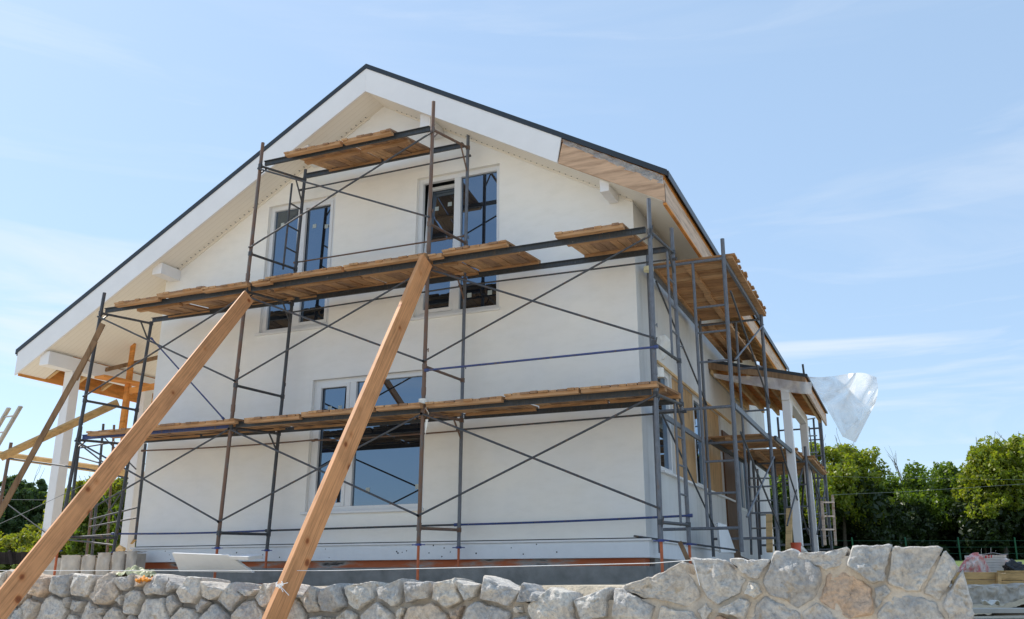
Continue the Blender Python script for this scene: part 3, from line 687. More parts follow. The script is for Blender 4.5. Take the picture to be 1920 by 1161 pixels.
deck(-2.80, -1.72, 16.6, 17.9, 2.16, 'low board deck beside the near white canopy post', 'y', group=GS)
deck(-2.65, -1.55, 17.95, 20.8, 2.17, 'farthest low board deck beyond the canopy posts', 'y', group=GS)
for a, b_, X in (((1403, 842), (1409, 1040), -2.55), ((1420, 880), (1427, 1040), -2.45), ((1452, 860), (1462, 1040), -2.2), ((1490, 872), (1500, 1040), -1.95)):
    tube2(atX(*a, X), atX(*b_, X), .02, 'steel', 'upright')
for a, b_ in (((1404, 897), (1446, 897)), ((1406, 940), (1450, 938)), ((1408, 991), (1452, 990)), ((1424, 966), (1500, 962)), ((1455, 905), (1508, 902))):
    tube2(atX(*a, -2.4), atX(*b_, -2.2), .014, 'steel', 'transom')
tube2(atX(1505, 880, -1.8), atX(1478, 1010, -1.95), .013, 'steel', 'brace')
# third scaffold beyond the canopy
s3 = thing('scaffold', (-1.5, 23.5, .3), 'distant tube scaffold seen past the white canopy posts', 'scaffold')
for (t, b_, X) in (((1511, 781), (1530, 1025), -1.9), ((1525, 784), (1543, 1025), -1.9), ((1535, 787), (1557, 1022), -1.9), ((1505, 683), (1508, 706), -1.9), ((1514, 800), (1500, 1010), -1.95)):
    tube2(atX(*t, X), atX(*b_, X), .024, 'steel', 'upright', s3)
for (a, b_) in (((1505, 788), (1528, 784)), ((1506, 818), (1531, 817)), ((1508, 850), (1534, 848)), ((1514, 935), (1550, 935)), ((1516, 965), (1552, 962)), ((1514, 995), (1553, 992))):
    tube2(atX(*a, -1.92), atX(*b_, -1.88), .016, 'steel', 'rung', s3)
tube2(atX(1517, 800, -1.9), atX(1540, 1010, -1.88), .013, 'steel', 'brace', s3); tube2(atX(1540, 880, -1.9), atX(1522, 1010, -1.88), .013, 'steel', 'brace', s3)
# old wooden ladder past it
lad = thing('ladder', atX(1562, 1020, -1.5) , 'pale wooden ladder standing at the far end of the side scaffold', 'ladder')
for x, (yt, yb) in ((1561, (929, 1022)), (1541, (940, 1022))):
    m = MB(); m.bar(atX(x, yt, -1.5), atX(x + 6, yb, -1.5), .05, .05, (1, 0, 0)); m.build('rail', 'raw_pale', lad)
m = MB()
for y in (942, 968, 993): m.bar(atX(1542, y, -1.5), atX(1563, y, -1.5), .04, .03, (0, 0, 1))
m.build('rung', 'raw_pale', lad)

# ------------------------------------------------------------------ scaffold behind / left of the house
s4 = thing('scaffold', (-12.6, 14, .25), 'tube scaffold standing under the left porch roof', 'scaffold')
def v4(pts, X=None, Y=None, mt='steel', r=.024, nm='upright', par=s4):
    a, b_ = pts; f = (lambda p: at(*p, Y)) if Y else (lambda p: atX(*p, X)); return tube2(f(a), f(b_), r, mt, nm, par)
v4(((155, 800), (160, 1045)), Y=12.4) if False else None
v4(((194, 795), (172, 1045)), Y=13.2); v4(((214, 797), (200, 1045)), Y=13.9, mt='steel_rust')
v4(((256, 870), (232, 1040)), Y=14.5, mt='steel_rust'); v4(((178, 900), (162, 1043)), Y=13.4, mt='steel_rust')
v4(((273, 832), (254, 1012)), Y=11.75); v4(((152, 800), (128, 1000)), Y=10.5, mt='steel')
for a, b_ in (((150, 840), (215, 829)), ((148, 857), (193, 870)), ((170, 974), (264, 950)), ((168, 988), (262, 970)), ((128, 1012), (212, 1022)), ((130, 1008), (212, 1002)), ((152, 835), (200, 872))):
    v4((a, b_), Y=12.6, r=.015, nm='ledger')
v4(((176, 1000), (240, 905)), Y=13.0, r=.012, nm='brace'); v4(((180, 905), (238, 1010)), Y=14, r=.012, nm='brace'); v4(((190, 815), (255, 880)), Y=12.6, r=.012, nm='brace')
s5 = thing('scaffold', at(10, 1040, 11), 'rusty scaffold corner at the left edge of the picture', 'scaffold')
v4(((21, 830), (-10, 1000)), Y=11, mt='steel_rust', r=.028, par=s5); v4(((6, 858), (165, 880)), Y=11, r=.014, nm='ledger', par=s5); v4(((165, 880), (240, 897)), Y=11.3, r=.014, nm='ledger', par=s5)
v4(((0, 935), (100, 1010)), Y=11.5, r=.010, nm='brace', par=s5)

# ------------------------------------------------------------------ loose timber
def board_thing(p, q, w, t, n, mt, label, name='wooden_board', cat='board', bevel=.004):
    m = MB(); m.bar(p, q, w, t, n); o = m.build(name, mt, None, bevel=bevel); return tag(o, label, cat)
def prop(P, Q, w, t, n, label, name):
    """long timber with its own local axes: built along local Z so the grain runs along it"""
    P, Q, n = Vector(P), Vector(Q), Vector(n); L = (P - Q).length; d = (P - Q).normalized(); n = (n - d * n.dot(d)).normalized(); e = n.cross(d)
    m = MB(); m.box((-w/2, -t/2, 0), (w/2, t/2, L)); o = m.build(name, 'prop', None, origin=(0, 0, 0), bevel=.005)
    R = Matrix((e, n, d)).transposed().to_4x4(); o.matrix_world = Matrix.Translation(Q) @ R; return tag(o, label, 'timber prop', 'long timber props leaning on the scaffold')
P2, Q2 = at(799, 489, 10.08), at(536, 1110, 7.30); d2 = (Q2 - P2); e2 = P2 + d2 * ((P2.z + 1.5) / (P2.z - Q2.z))
prop(P2, e2, .225, .062, (.975, -.22, .0), 'tall pine prop leaning up to the pole in front of the ground floor window', 'timber_prop')
P1, Q1 = at(466, 556, 10.08), at(28, 1104, 5.9); d1 = (Q1 - P1); e1 = P1 + d1 * ((P1.z + 1.5) / (P1.z - Q1.z))
prop(P1, e1, .205, .046, (.93, -.36, .0), 'slanting pine prop that runs down to the lower left corner', 'timber_prop')
old, new = 'old_board', 'new_board'
board_thing(at(193, 607, 10.0), at(141, 712, 9.95), .085, .03, (.5, -1, 0), old, 'upper grey brown slanting board leaning on the leftmost scaffold pole')
board_thing(at(178, 640, 9.9), at(-6, 972, 9.5), .085, .03, (.5, -1, 0), old, 'long thin slanting board crossing the white porch post')
board_thing(at(222, 755, 11.0), at(0, 858, 9.9), .20, .04, (.0, -.35, -1), new, 'wide yellow plank sloping down to the left edge')
board_thing(at(-20, 850, 12.6), at(280, 893, 13.6), .16, .04, (0, -.8, -.6), new, 'long level plank behind the white porch post')
board_thing(at(255, 612, 12.3), at(226, 815, 12.3), .09, .05, (0, -1, 0), 'raw_orange', 'upright orange stud under the porch soffit')
board_thing(at(246, 690, 12.6), at(224, 880, 12.6), .08, .05, (0, -1, 0), 'raw_orange', 'lower orange stud fixed beside the upright one')
board_thing(at(162, 702, 12.1), at(297, 670, 12.6), .07, .04, (0, -1, 0), old, 'thin weathered batten under the porch soffit')
board_thing(at(186, 706, 11.7), at(296, 728, 12.9), .30, .04, (0, -.1, 1), 'raw_orange', 'short wide board laid level under the porch roof')
board_thing(at(244, 733, 12.2), at(292, 724, 12.2), .11, .04, (0, -1, 0), 'raw_orange', 'short horizontal block between stud and house corner')
board_thing(at(258, 1000, 13.5), at(222, 1035, 13.2), .18, .05, (0, -1, 0), new, 'orange board end behind the second porch post')
board_thing(atX(1442, 965, -2.2), atX(1443, 1035, -2.2), .10, .05, (0, -1, 0), 'raw_yellow', 'left one of two yellow stakes behind the stone wall', 'wooden_stake', 'stake')
board_thing(atX(1480, 955, -1.85), atX(1479, 1035, -1.85), .10, .05, (0, -1, 0), 'raw_yellow', 'right yellow stake standing against the canopy post', 'wooden_stake', 'stake')
board_thing(at(1275, 1017, 11.2), at(1290, 1050, 11.0), .05, .03, (0, -1, 0), old, 'small tilted wooden stick by the right house corner', 'wooden_stake', 'stake')

# aluminium ladder, top left corner of the site
al = thing('ladder', at(-60, 980, 9.5), 'aluminium ladder leaning in from the left edge', 'ladder')
A0, A1 = at(15, 764, 9.5), at(-75, 900, 9.5); B0, B1 = at(38, 762, 9.5), at(-60, 930, 9.5)
ax_d = (at(40, 760, 9.5) - at(-20, 862, 9.5)).normalized(); off = at(17, 765, 9.7) - at(39, 762, 9.5)
for o_ in (Vector((0, 0, 0)), off):
    m = MB(); m.bar(at(39, 762, 9.5) + o_, at(39, 762, 9.5) + o_ - ax_d * 2.6, .075, .03, (1, .3, 0)); m.build('rail', 'alu', al)
for k in range(9):
    c = at(39, 762, 9.5) - ax_d * (.16 + k * .28); m = MB(); m.tube(c, c + off, .014, 8); m.build('rung', 'alu', al)

# ------------------------------------------------------------------ stone wall
WY = 7.5
def prof_px():
    pts = [(-400, 1075), (0, 1064), (60, 1068), (110, 1063), (170, 1066), (240, 1066), (290, 1072), (350, 1075), (385, 1078), (430, 1086), (480, 1087), (560, 1090), (600, 1098), (640, 1091), (680, 1077), (715, 1089), (735, 1076),
           (785, 1079), (850, 1073), (865, 1088), (880, 1074), (920, 1081), (950, 1072), (990, 1099), (1080, 1095), (1140, 1093), (1165, 1096), (1215, 1094), (1222, 1060), (1245, 1046), (1290, 1047), (1297, 1062),
           (1305, 1043), (1340, 1042), (1350, 1058), (1390, 1041), (1430, 1040), (1460, 1032), (1490, 1038), (1520, 1030), (1545, 1022), (1600, 1022), (1612, 1018), (1680, 1013), (1712, 1022), (1720, 1015), (1760, 1022), (1775, 1014), (1784, 1028), (1792, 1046)]
    out = []
    for x, y in pts: q = at(x, y, WY); out.append((q.x, q.z))
    return out
PROF = prof_px()
def prof(x):
    if x <= PROF[0][0]: return PROF[0][1]
    for (a, za), (b_, zb_) in zip(PROF, PROF[1:]):
        if x <= b_: return za + (zb_ - za) * (x - a) / max(1e-6, b_ - a)
    return PROF[-1][1]
def xend(z): return PROF[-1][0] + .03 + max(0, .27 - z) * .11
def clip(poly, nx_, ny_, c):
    out = []
    for i in range(len(poly)):
        a, b_ = poly[i], poly[(i + 1) % len(poly)]; da = a[0]*nx_ + a[1]*ny_ - c; db = b_[0]*nx_ + b_[1]*ny_ - c
        if da <= 0: out.append(a)
        if da * db < 0: t = da / (da - db); out.append((a[0] + (b_[0]-a[0])*t, a[1] + (b_[1]-a[1])*t))
    return out
seeds = []; rs = random.Random(5)
tries = 0
XW0 = PROF[0][0]
xx = XW0 + .1
while xx < PROF[-1][0] - .34:
    sz_ = rs.uniform(.26, .38) * (1 + .15 * sstep(-3.5, 0, xx)) * rs.choice((1, 1, .85, .6))
    xc = xx + sz_ / 2; zz_ = max(prof(xc - sz_*.25), prof(xc), prof(xc + sz_*.25)) + rs.uniform(-.012, .014)
    seeds.append((xc, zz_ - sz_ * .46, sz_)); xx += sz_ * 1.0
seeds.append((PROF[-1][0] - .13, .07, .36)); NTOP = len(seeds); TSK = (-.25, .1, 0, .3, -.1, .2, -.3)
while tries < 26000:
    tries += 1; x = rs.uniform(XW0, xend(-.5)); big = sstep(-4, 0, x); z = rs.uniform(-1.5, .3)
    size = rs.choice((.22, .26, .30, .34, .38) if tries < 9000 else (.13, .17, .20, .24)) * (1 + .2 * big)
    if z > prof(x) - size * .75 or x > xend(z) - size * .3: continue
    if all(((x-a)**2 + ((z-b_) * 1.15)**2) > ((size + s_) / 2)**2 for a, b_, s_ in seeds): seeds.append((x, z, size))
sw = thing('stone_wall', (-4.6, WY + .2, -1.5), 'rough grey fieldstone wall with sandy mortar along the front of the site', 'stone wall')
st = MB(); EDGE = []
for i, (x, z, s_) in enumerate(seeds):
    poly = [(x - .6, z - .6), (x + .6, z - .6), (x + .6, z + .6), (x - .6, z + .6)]
    for a, b_, s2_ in seeds:
        dx, dz_ = a - x, b_ - z; L2 = dx*dx + dz_*dz_
        if L2 < 1e-9 or L2 > 1.6: continue
        wgt = .5 + (s_**2 - s2_**2) / (2 * L2) * .5; poly = clip(poly, dx, dz_, dx*x + dz_*z + wgt * L2)
        if len(poly) < 3: break
    if len(poly) < 3: continue
    q = []
    for a, b_ in poly:
        pz = (z + s_ * (.47 + rs.uniform(-.04, .06) - (.5 - .3 * sstep(-3, -1, x)) * abs((a - x) / s_ - TSK[i % 7])**1.6)) if i < NTOP else prof(a) - .05; q.append((min(a, xend(b_)), min(b_, pz)))
    top = i < NTOP
    cx_ = sum(a for a, _ in q) / len(q); cz_ = sum(b_ for _, b_ in q) / len(q)
    right = sstep(-3.2, .2, cx_); gap = .022 - .010 * right if rs.random() < .85 else .034
    # angular resample
    NA, NR = 56, 16; ring = []
    for k in range(NA):
        an = 2 * math.pi * k / NA; dx, dz_ = math.cos(an), math.sin(an); best = 9
        for j in range(len(q)):
            a, b_ = q[j], q[(j+1) % len(q)]; ex, ez = b_[0]-a[0], b_[1]-a[1]; den = dx*ez - dz_*ex
            if abs(den) < 1e-9: continue
            t = ((a[0]-cx_)*ez - (a[1]-cz_)*ex) / den; u = ((a[0]-cx_)*dz_ - (a[1]-cz_)*dx) / den
            if t > 0 and -1e-6 <= u <= 1+1e-6: best = min(best, t)
        ring.append(min(best, .5))
    sm = [ring[(k-1) % NA]*.2 + ring[k]*.6 + ring[(k+1) % NA]*.2 for k in range(NA)]
    ring = [max(.03, min(a, b_*1.04) - gap) * (1 + .05 * noise.noise(Vector((math.cos(2*math.pi*k/NA)*1.7, math.sin(2*math.pi*k/NA)*1.7, i*3.1)))) for k, (a, b_) in enumerate(zip(ring, sm))]
    R0 = sum(ring) / NA; jg = rs.uniform(.03, .09)
    ring = [q_ * (1 + jg * noise.noise(Vector((math.cos(2*math.pi*k/NA)*3.1, math.sin(2*math.pi*k/NA)*3.1, i*5.3)))) for k, q_ in enumerate(ring)]
    D = rs.uniform(.05, .10) * (1.3 - .3 * right); planes = [(D * rs.uniform(.75, 1.05), rs.uniform(-.35, .35), rs.uniform(-.3, .4)) for _ in range(3)] + [(D * 1.3, *[c_ * rs.uniform(.25, .75) for c_ in (math.cos(th), math.sin(th))]) for th in [rs.uniform(0, 6.28) for _ in range(3)]]
    vs = [None]; fs = []
    def pt(r, k):
        an = 2 * math.pi * k / NA; rr = r * ring[k]; lx, lz = rr * math.cos(an), rr * math.sin(an)
        dd = min(p_[0] - p_[1]*lx - p_[2]*lz for p_ in planes); dd = min(max(dd, .4 * D), D * 1.35); dd = min(dd, (1 - r**7) * D * 1.6 + .004)
        nn = noise.fractal(Vector(((cx_+lx)*8, (cz_+lz)*8, i*1.7)), .6, 2.3, 6) * .027
        return Vector((cx_ + lx + nn*.5, WY + .01 - dd - nn, cz_ + lz + nn * .4))
    vs[0] = pt(0, 0); EDGE.append(0)
    for j in range(1, NR + 1):
        for k in range(NA): vs.append(pt(1 - (1 - j / NR)**1.5, k)); EDGE.append((1 - (1 - j / NR)**1.5) * (.15 + .85 * right))
    bk = .42 if top else .10
    for k in range(NA):
        an = 2 * math.pi * k / NA; vs.append(Vector((cx_ + ring[k]*math.cos(an)*1.0, WY + .01 + bk*.5, cz_ + ring[k]*math.sin(an) - .01)))
    for k in range(NA):
        an = 2 * math.pi * k / NA; vs.append(Vector((cx_ + ring[k]*math.cos(an)*.9, WY + .01 + bk, cz_ + ring[k]*math.sin(an)*.9 - .02)))
    EDGE += [.2] * (2 * NA)
    for k in range(NA): fs.append((0, 1 + k, 1 + (k+1) % NA))
    for j in range(NR + 1):
        o = 1 + j * NA
        for k in range(NA): fs.append((o + k, o + NA + k, o + NA + (k+1) % NA, o + (k+1) % NA))
    st.add(vs, fs)
so2 = st.build('stones', 'stone', sw, smooth=True); at_ = so2.data.attributes.new('edge', 'FLOAT', 'POINT'); at_.data.foreach_set('value', EDGE)
mo = MB()
def mz(x): return prof(x) - .15 + .07 * sstep(-3, -1, x)
nxm, nzm = 420, 60
def mfront(u, v):
    zb_, x = -1.6, XW0 + u * (PROF[-1][0] - .10 - XW0); z = zb_ + v * (mz(x) - zb_); x2 = x + max(0, .27 - z) * .11 * sstep(-.6, .2, x)
    right = sstep(-3.4, -.6, x); d_ = -.042 + .044 * right + .012 * noise.fractal(Vector((x*5, z*5, 1)), .8, 2, 4) * (1 + right)
    return Vector((x2, WY - d_, z))
mo.grid(mfront, nxm, nzm)
mo.grid(lambda u, v: Vector((XW0 + u * (PROF[-1][0] - XW0), WY + .03 + v * .42, mz(XW0 + u * (PROF[-1][0] - XW0)) - .004 - .05 * v)), nxm, 3)
xe_ = PROF[-1][0] - .10; mo.add([(xe_, WY, mz(xe_)), (xe_, WY + .45, mz(xe_)), (xe_ + .25, WY + .45, -1.6), (xe_ + .25, WY, -1.6)], [(0, 1, 2, 3)])
mo.build('mortar', 'mortar', sw, smooth=True, fixn=False)

# mason's string
m = MB(); pts = [at(-60, 1070, 7.42), at(620, 1070, 7.42), at(1225, 1056, 7.40), at(1300, 1050, 7.38), at(1312, 1098, 7.36)]
for a, b_ in zip(pts, pts[1:]): m.tube(a, b_, .0032, 5)
tag(m.build('guide_string', 'string'), 'thin white string stretched along the top of the stone wall', 'string')
m = MB(); kn = at(524, 1097, 7.16)
for k in range(14):
    a = Vector((random.uniform(-1, 1), random.uniform(-1, 1), random.uniform(-1, 1))).normalized(); b_ = Vector((random.uniform(-1, 1), random.uniform(-1, 1), random.uniform(-1, 1))).normalized()
    m.tube(kn + a * .035, kn + b_ * .035, .004, 5)
m.tube(kn, kn + Vector((.10, -.01, .02)), .003, 5); m.tube(kn, kn + Vector((.12, -.01, -.09)), .003, 5); m.tube(kn, kn + Vector((.06, -.02, -.06)), .003, 5)
tag(m.build('string_knot', 'string'), 'tangled white string knot tied to the tall prop', 'string')

# foam boards lying behind the wall
def slab(px, Y, th, mt, label, name='foam_board', cat='foam board', back=None):
    f = [at(x, y, Y) for x, y in px]; return tag(MB().prism(f, back or (0, th, 0)).build(name, mt, None, bevel=.004), label, cat)
q = [at(322, 1037, 9.6), at(428, 1041, 9.6), at(474, 1074, 9.85), at(336, 1072, 9.85)]
tag(MB().prism(q, (0, .05, .008)).build('foam_board', 'foam', None, bevel=.004), 'large white foam board tilted behind the stones left of the tall prop', 'foam board')
q = [at(429, 1043, 9.58), at(464, 1044, 9.58), at(465, 1051, 9.62), at(430, 1049, 9.62)]
tag(MB().prism(q, (0, .3, .03)).build('foam_board', 'foam', None, bevel=.004), 'small white foam offcut lying on the larger foam board', 'foam board')
q = [atX(1346, 980, -2.6), atX(1362, 984, -2.6), atX(1380, 1036, -2.6), atX(1352, 1036, -2.6)]
tag(MB().prism(q, (-.05, .1, 0)).build('foam_board', 'foam', None), 'white board leaning against the side wall behind the scaffold', 'foam board')
# crumpled film and rag on top of the stones
m = MB(); c0 = at(262, 1078, 7.7)
m.grid(lambda u, v: c0 + Vector(((u - .5) * .40, (v - .5) * .34, .06 + .07 * noise.noise(Vector((u * 5, v * 5, 3))) + .03 * noise.noise(Vector((u * 13, v * 13, 1))) - .22 * (u - .45)**2 - .2 * (v - .5)**2)), 24, 14)
tag(m.build('crumpled_film', 'leaf_film', None, smooth=False), 'crumpled yellow green film lying on the stones', 'plastic film')
m = MB(); c1 = at(270, 1086, 7.42); m.grid(lambda u, v: c1 + Vector(((u - .5) * .12, (v - .5) * .12, .05 * noise.noise(Vector((u * 4, v * 4, 7))))), 8, 8)
tag(m.build('rag', 'orange_rag', None, smooth=True, solid=.01), 'small orange yellow rag on the stones below the green film', 'rag')

# tape on poles
m = MB(); c = onp('BO', at(793, 753, YO).z)
m.tube(c - Vector((0, 0, .035)), c + Vector((0, 0, .03)), .062, 14)
m.grid(lambda u, v: c + Vector((.055 + .03 * v + .015 * math.sin(v * 9), -.04 + .02 * u, -.02 - v * .16 + .01 * math.sin(u * 6))), 4, 8)
m.grid(lambda u, v: c + Vector((.05 + .04 * u * (1 - v), -.02, -.24 - v * .22)), 4, 8)
tag(m.build('tape', 'tape'), 'white tape wrapped round the pole in front of the house', 'tape')
m = MB(); c = at(1216, 505, 11.6); m.tube(c - Vector((.0, 0, .03)), c + Vector((0, 0, .03)), .07, 16)
tag(m.build('tape', 'tape_yellow'), 'pale yellow tape roll hanging on the corner scaffold pole', 'tape')
# cloth bundle on the corner scaffold frame
m = MB(); c = at(1247, 650, 11.5); m.grid(lambda u, v: c + Vector((-.07 + .16 * u * math.sin(.5 + v * 2.4), .02 * math.sin(v * 8 + u * 5), .16 - .34 * v)), 10, 16)
tag(m.build('plastic_bag', 'tape', None, smooth=True, solid=.004), 'white plastic bag hanging on the corner scaffold', 'bag')
m = MB(); c = at(1238, 708, 11.0); m.tube(c, c + Vector((0, 0, .12)), .05, 14); tag(m.build('paint_tin', 'tape', None), 'small white tin on the right end of the lower deck', 'tin')
# bucket
bk_ = thing('bucket', atX(1494, 1040, -1.6), 'orange bucket with white bag beside the canopy post', 'bucket')
c = atX(1494, 1040, -1.6); m = MB(); NS = 16
vs = [c + Vector((r * math.cos(2*math.pi*k/NS), r * math.sin(2*math.pi*k/NS), h)) for r, h in ((.06, 0), (.08, .17), (.075, .17), (.055, .02)) for k in range(NS)]
m.add(vs, [(j*NS+k, j*NS+(k+1) % NS, (j+1)*NS+(k+1) % NS, (j+1)*NS+k) for j in range(3) for k in range(NS)] + [tuple(range(3*NS, 4*NS))])
m.build('body', 'bucket', bk_, smooth=True); m = MB(); m.grid(lambda u, v: c + Vector((.05 + .12 * u, .02 * math.sin(7*v), .02 + .17 * (1-u) * math.sin(math.pi * (v*.5 + .5)))), 8, 6)
m.build('liner', 'tape', bk_, smooth=True)

# ------------------------------------------------------------------ plastic film blowing off the canopy
def film_pt(u, v):
    top = [(1512, 706), (1545, 704), (1590, 702), (1620, 702), (1643, 705)]; bot = [(1533, 738), (1554, 772), (1580, 819), (1604, 830), (1637, 765)]
    def cr(L, t): k = min(3, int(t * 4)); f = t * 4 - k; return (L[k][0] + (L[k+1][0]-L[k][0])*f, L[k][1] + (L[k+1][1]-L[k][1])*f)
    a, b_ = cr(top, u), cr(bot, u); x = a[0] + (b_[0]-a[0])*v + 6 * math.sin(v * 3.1) * u; y = a[1] + (b_[1]-a[1])*v + 3 * math.sin(u * 7) * (1-v)
    Y = 16.9 + .30 * abs(math.sin(u * 5 + v * 4)) + .30 * abs(math.sin(v * 5 - u * 4)) * u + .5 * u
    return at(x, y, Y)
m = MB(); m.grid(film_pt, 60, 44)
tag(m.build('plastic_sheet', 'film', None, smooth=True, fixn=False), 'clear plastic sheet blowing out from the canopy corner against the sky', 'plastic sheet')
m = MB()
def film2(u, v):
    x = 1338 + u * 184; y = 700 + u * 16 + (20 - 10 * abs(u - .5)) * v * (.5 + u) + 1.5 * math.sin(u * 9)
    return at(x, y, 16.25 - .02 * math.sin(u * 26 + v * 4) - .03 * v)
m.grid(film2, 60, 8); tag(m.build('plastic_sheet', 'film', None, smooth=True, fixn=False), 'strip of plastic sheet hanging along the front edge of the canopy', 'plastic sheet')

# ------------------------------------------------------------------ right background yard
def yard(x, y, w): return atW(x, y, w)
tb = thing('timber_formwork', yard(1850, 1100, 16), 'orange timber formwork box behind the low wall at the right edge', 'formwork')
def wbox(x0, y0, x1, y1, w, depth, mt, name, par=None, label=None, cat=None, bevel=.006):
    a, b_ = yard(x0, y1, w), yard(x1, y0, w); dirx = Vector((RT.x, RT.y, 0)); dy = Vector((FH.x, FH.y, 0)) * depth
    a2 = yard(x1, y1, w); m = MB(); pts = [yard(x0, y1, w), yard(x1, y1, w), yard(x1, y0, w), yard(x0, y0, w)]
    o = m.prism(pts, dy).build(name, mt, par, bevel=bevel)
    if label: tag(o, label, cat)
    return o
wbox(1786, 1073, 1874, 1087, 16, .05, 'new_board', 'plank', tb); wbox(1787, 1088, 1873, 1100, 15.98, .05, 'new_board', 'plank', tb); wbox(1877, 1075, 1960, 1088, 16, .05, 'new_board', 'plank', tb); wbox(1877, 1089, 1960, 1101, 15.98, .05, 'new_board', 'plank', tb)
wbox(1871, 1074, 1878, 1104, 15.9, .08, 'raw_yellow', 'post', tb); wbox(1788, 1076, 1960, 1078, 16.3, 1.0, 'sand', 'infill', tb)
wbox(1884, 1070, 1960, 1074.5, 16.9, .3, 'new_board', 'wooden_board', None, 'thin plank lying on the formwork beside the black bags', 'board')
# low concrete/stone wall
m = MB()
lw = thing('low_stone_wall', yard(1860, 1135, 12.5), 'low grey stone wall with lumpy top at the right edge', 'stone wall')
def lowf(u, v):
    x = 1770 + 230 * u; top = 1103 + 4 * math.sin(u * 37) - 4 * abs(math.sin(u * 21)) + 3 * noise.noise(Vector((u * 30, 0, 0))); y = 1140 + (top - 1140) * v
    p_ = yard(x, y, 12.5 + .05 * noise.fractal(Vector((u * 16, v * 3, 4)), .8, 2, 4) + .05 * v); return p_
m.grid(lowf, 140, 16); m.grid(lambda u, v: lowf(u, 1) + Vector((FH.x, FH.y, 0)) * (.35 * v) + Vector((0, 0, .02 * math.sin(v * 3))), 140, 3)
m.build('masonry', 'concrete_light', lw, smooth=True)
m = MB()
for k in range(16):
    u = k / 15; base = lowf(u, 1) + Vector((FH.x, FH.y, 0)) * random.uniform(.02, .1); r = random.uniform(.02, .045)
    bm = bmesh.new(); bmesh.ops.create_icosphere(bm, subdivisions=2, radius=r); vs = [base + Vector((v.co.x * 1.5, v.co.y, v.co.z * .7)) * (1 + .3 * noise.noise(v.co * 20 + Vector((k, 0, 0)))) * 1.0 if False else base + Vector((v.co.x * 1.5, v.co.y, v.co.z * .7 + .25 * r * noise.noise(v.co * 20 + Vector((k, 0, 0))))) for v in bm.verts]
    m.add(vs, [tuple(v.index for v in f.verts) for f in bm.faces]); bm.free()
m.build('mortar_lump', 'concrete_light', lw, smooth=True)
wbox(1770, 1141, 1990, 1150, 9.6, .25, 'foam_grey', 'wooden_board', None, 'pale plank lying level in front of the low wall', 'board', .004)
m = MB()
def sandp(u, v):
    x = 1790 + 210 * u; c = yard(x, 1143, 10.2 + 2.0 * v); h = .13 * math.exp(-((u - .72) / .28)**2) * math.sin(math.pi * min(1, v + .25)) + .02 * noise.fractal(Vector((u * 9, v * 6, 2)), .8, 2, 4)
    return Vector((c.x, c.y, -.37 + h * 1.3 + .04 * v))
m.grid(sandp, 60, 24); tag(m.build('sand_pile', 'sand', None, smooth=True), 'small yellow sand heap in front of the low wall', 'sand')
m = MB(); c = yard(1858, 1134, 11.2); m.grid(lambda u, v: c + Vector(((u - .5) * .2, (v - .5) * .15, .03 + .03 * math.sin(u * 9 + v * 3))), 8, 8); tag(m.build('paper_bag', 'tape', None, smooth=True, solid=.01), 'crumpled white bag on the sand heap', 'bag')
# foam sheet stack with red film
fs_ = thing('foam_board_stack', yard(1845, 1076, 18), 'stack of grey foam sheets wrapped in torn red and white film', 'foam board stack')
cc = yard(1845, 1076, 18)
for k in range(7):
    y1 = 1074.5 - k * 4.9; a = wbox(1836 + random.uniform(-1, 1), y1 - 4.5, 1887 + random.uniform(-1, 1), y1, 18, .6, 'foam_sheet', 'foam_sheet', fs_, bevel=.004)
m = MB()
def redf(u, v):
    x = 1793 + 42 * u; top = 1074 - 36 * math.sin(min(1, u * 1.15) * math.pi / 2) ; y = 1078 + (top - 2 - 1078) * v; bul = math.sin(v * math.pi) * .10 + .05 * noise.fractal(Vector((u * 6, v * 6, 0)), .8, 2, 4)
    return yard(x, y, 17.95 - bul)
m.grid(redf, 26, 20)
m.grid(lambda u, v: yard(1830 + 60 * u, 1038.5 + 1.5 * math.sin(u * 9) - .5 * v, 17.94 + .6 * v), 20, 4)
m.grid(lambda u, v: yard(1834 + 26 * u * (1 - v * .1), 1040 + 34 * v * (1 if u < .3 + .7 * v else .9), 17.93) if u < .25 + .75 * v else yard(1834 + 26 * (.25 + .75 * v), 1040 + 34 * v, 17.93), 16, 16)
m.grid(lambda u, v: yard(1885 + 14 * u, 1046 + 27 * v + 5 * u - 6 * math.sin(u*3) * v, 17.9 - .04 * math.sin(v * 7 + u * 3)), 8, 12)
m.build('film_wrap', 'red_film', fs_, smooth=True)
m = MB()
for x, y, w_, h_ in ((1847, 1042, 3, 5), (1852, 1041, 4, 2), (1852, 1044, 4, 2), (1858, 1041, 2, 5)): m.prism([yard(x, y, 17.9), yard(x + w_, y, 17.9), yard(x + w_, y + h_, 17.9), yard(x, y + h_, 17.9)], (0, .01, 0))
pm = simple('red print', (.65, .03, .05), .5, .05); m.build('printed_mark', pm, fs_)
# black bags
for k, (x, y, s_, lb) in enumerate(((1904, 1066, .15, 'upright black plastic sack beside the foam stack'), (1925, 1070, .20, 'shiny black plastic sack at the very right edge'))):
    c = yard(x, y, 17.5); bm = bmesh.new(); bmesh.ops.create_icosphere(bm, subdivisions=4, radius=s_); m = MB()
    m.add([c + Vector((v.co.x * 1.3, v.co.y, v.co.z * (1.0 if k == 0 else .5))) * 1.0 + v.co.normalized() * (.09 * noise.fractal(v.co * 6 + Vector((k * 5, 0, 0)), .8, 2, 4)) for v in bm.verts], [tuple(v.index for v in f.verts) for f in bm.faces]); bm.free()
    tag(m.build('plastic_sack', 'black_bag', None, smooth=True), lb, 'sack', 'black sacks by the foam stack')

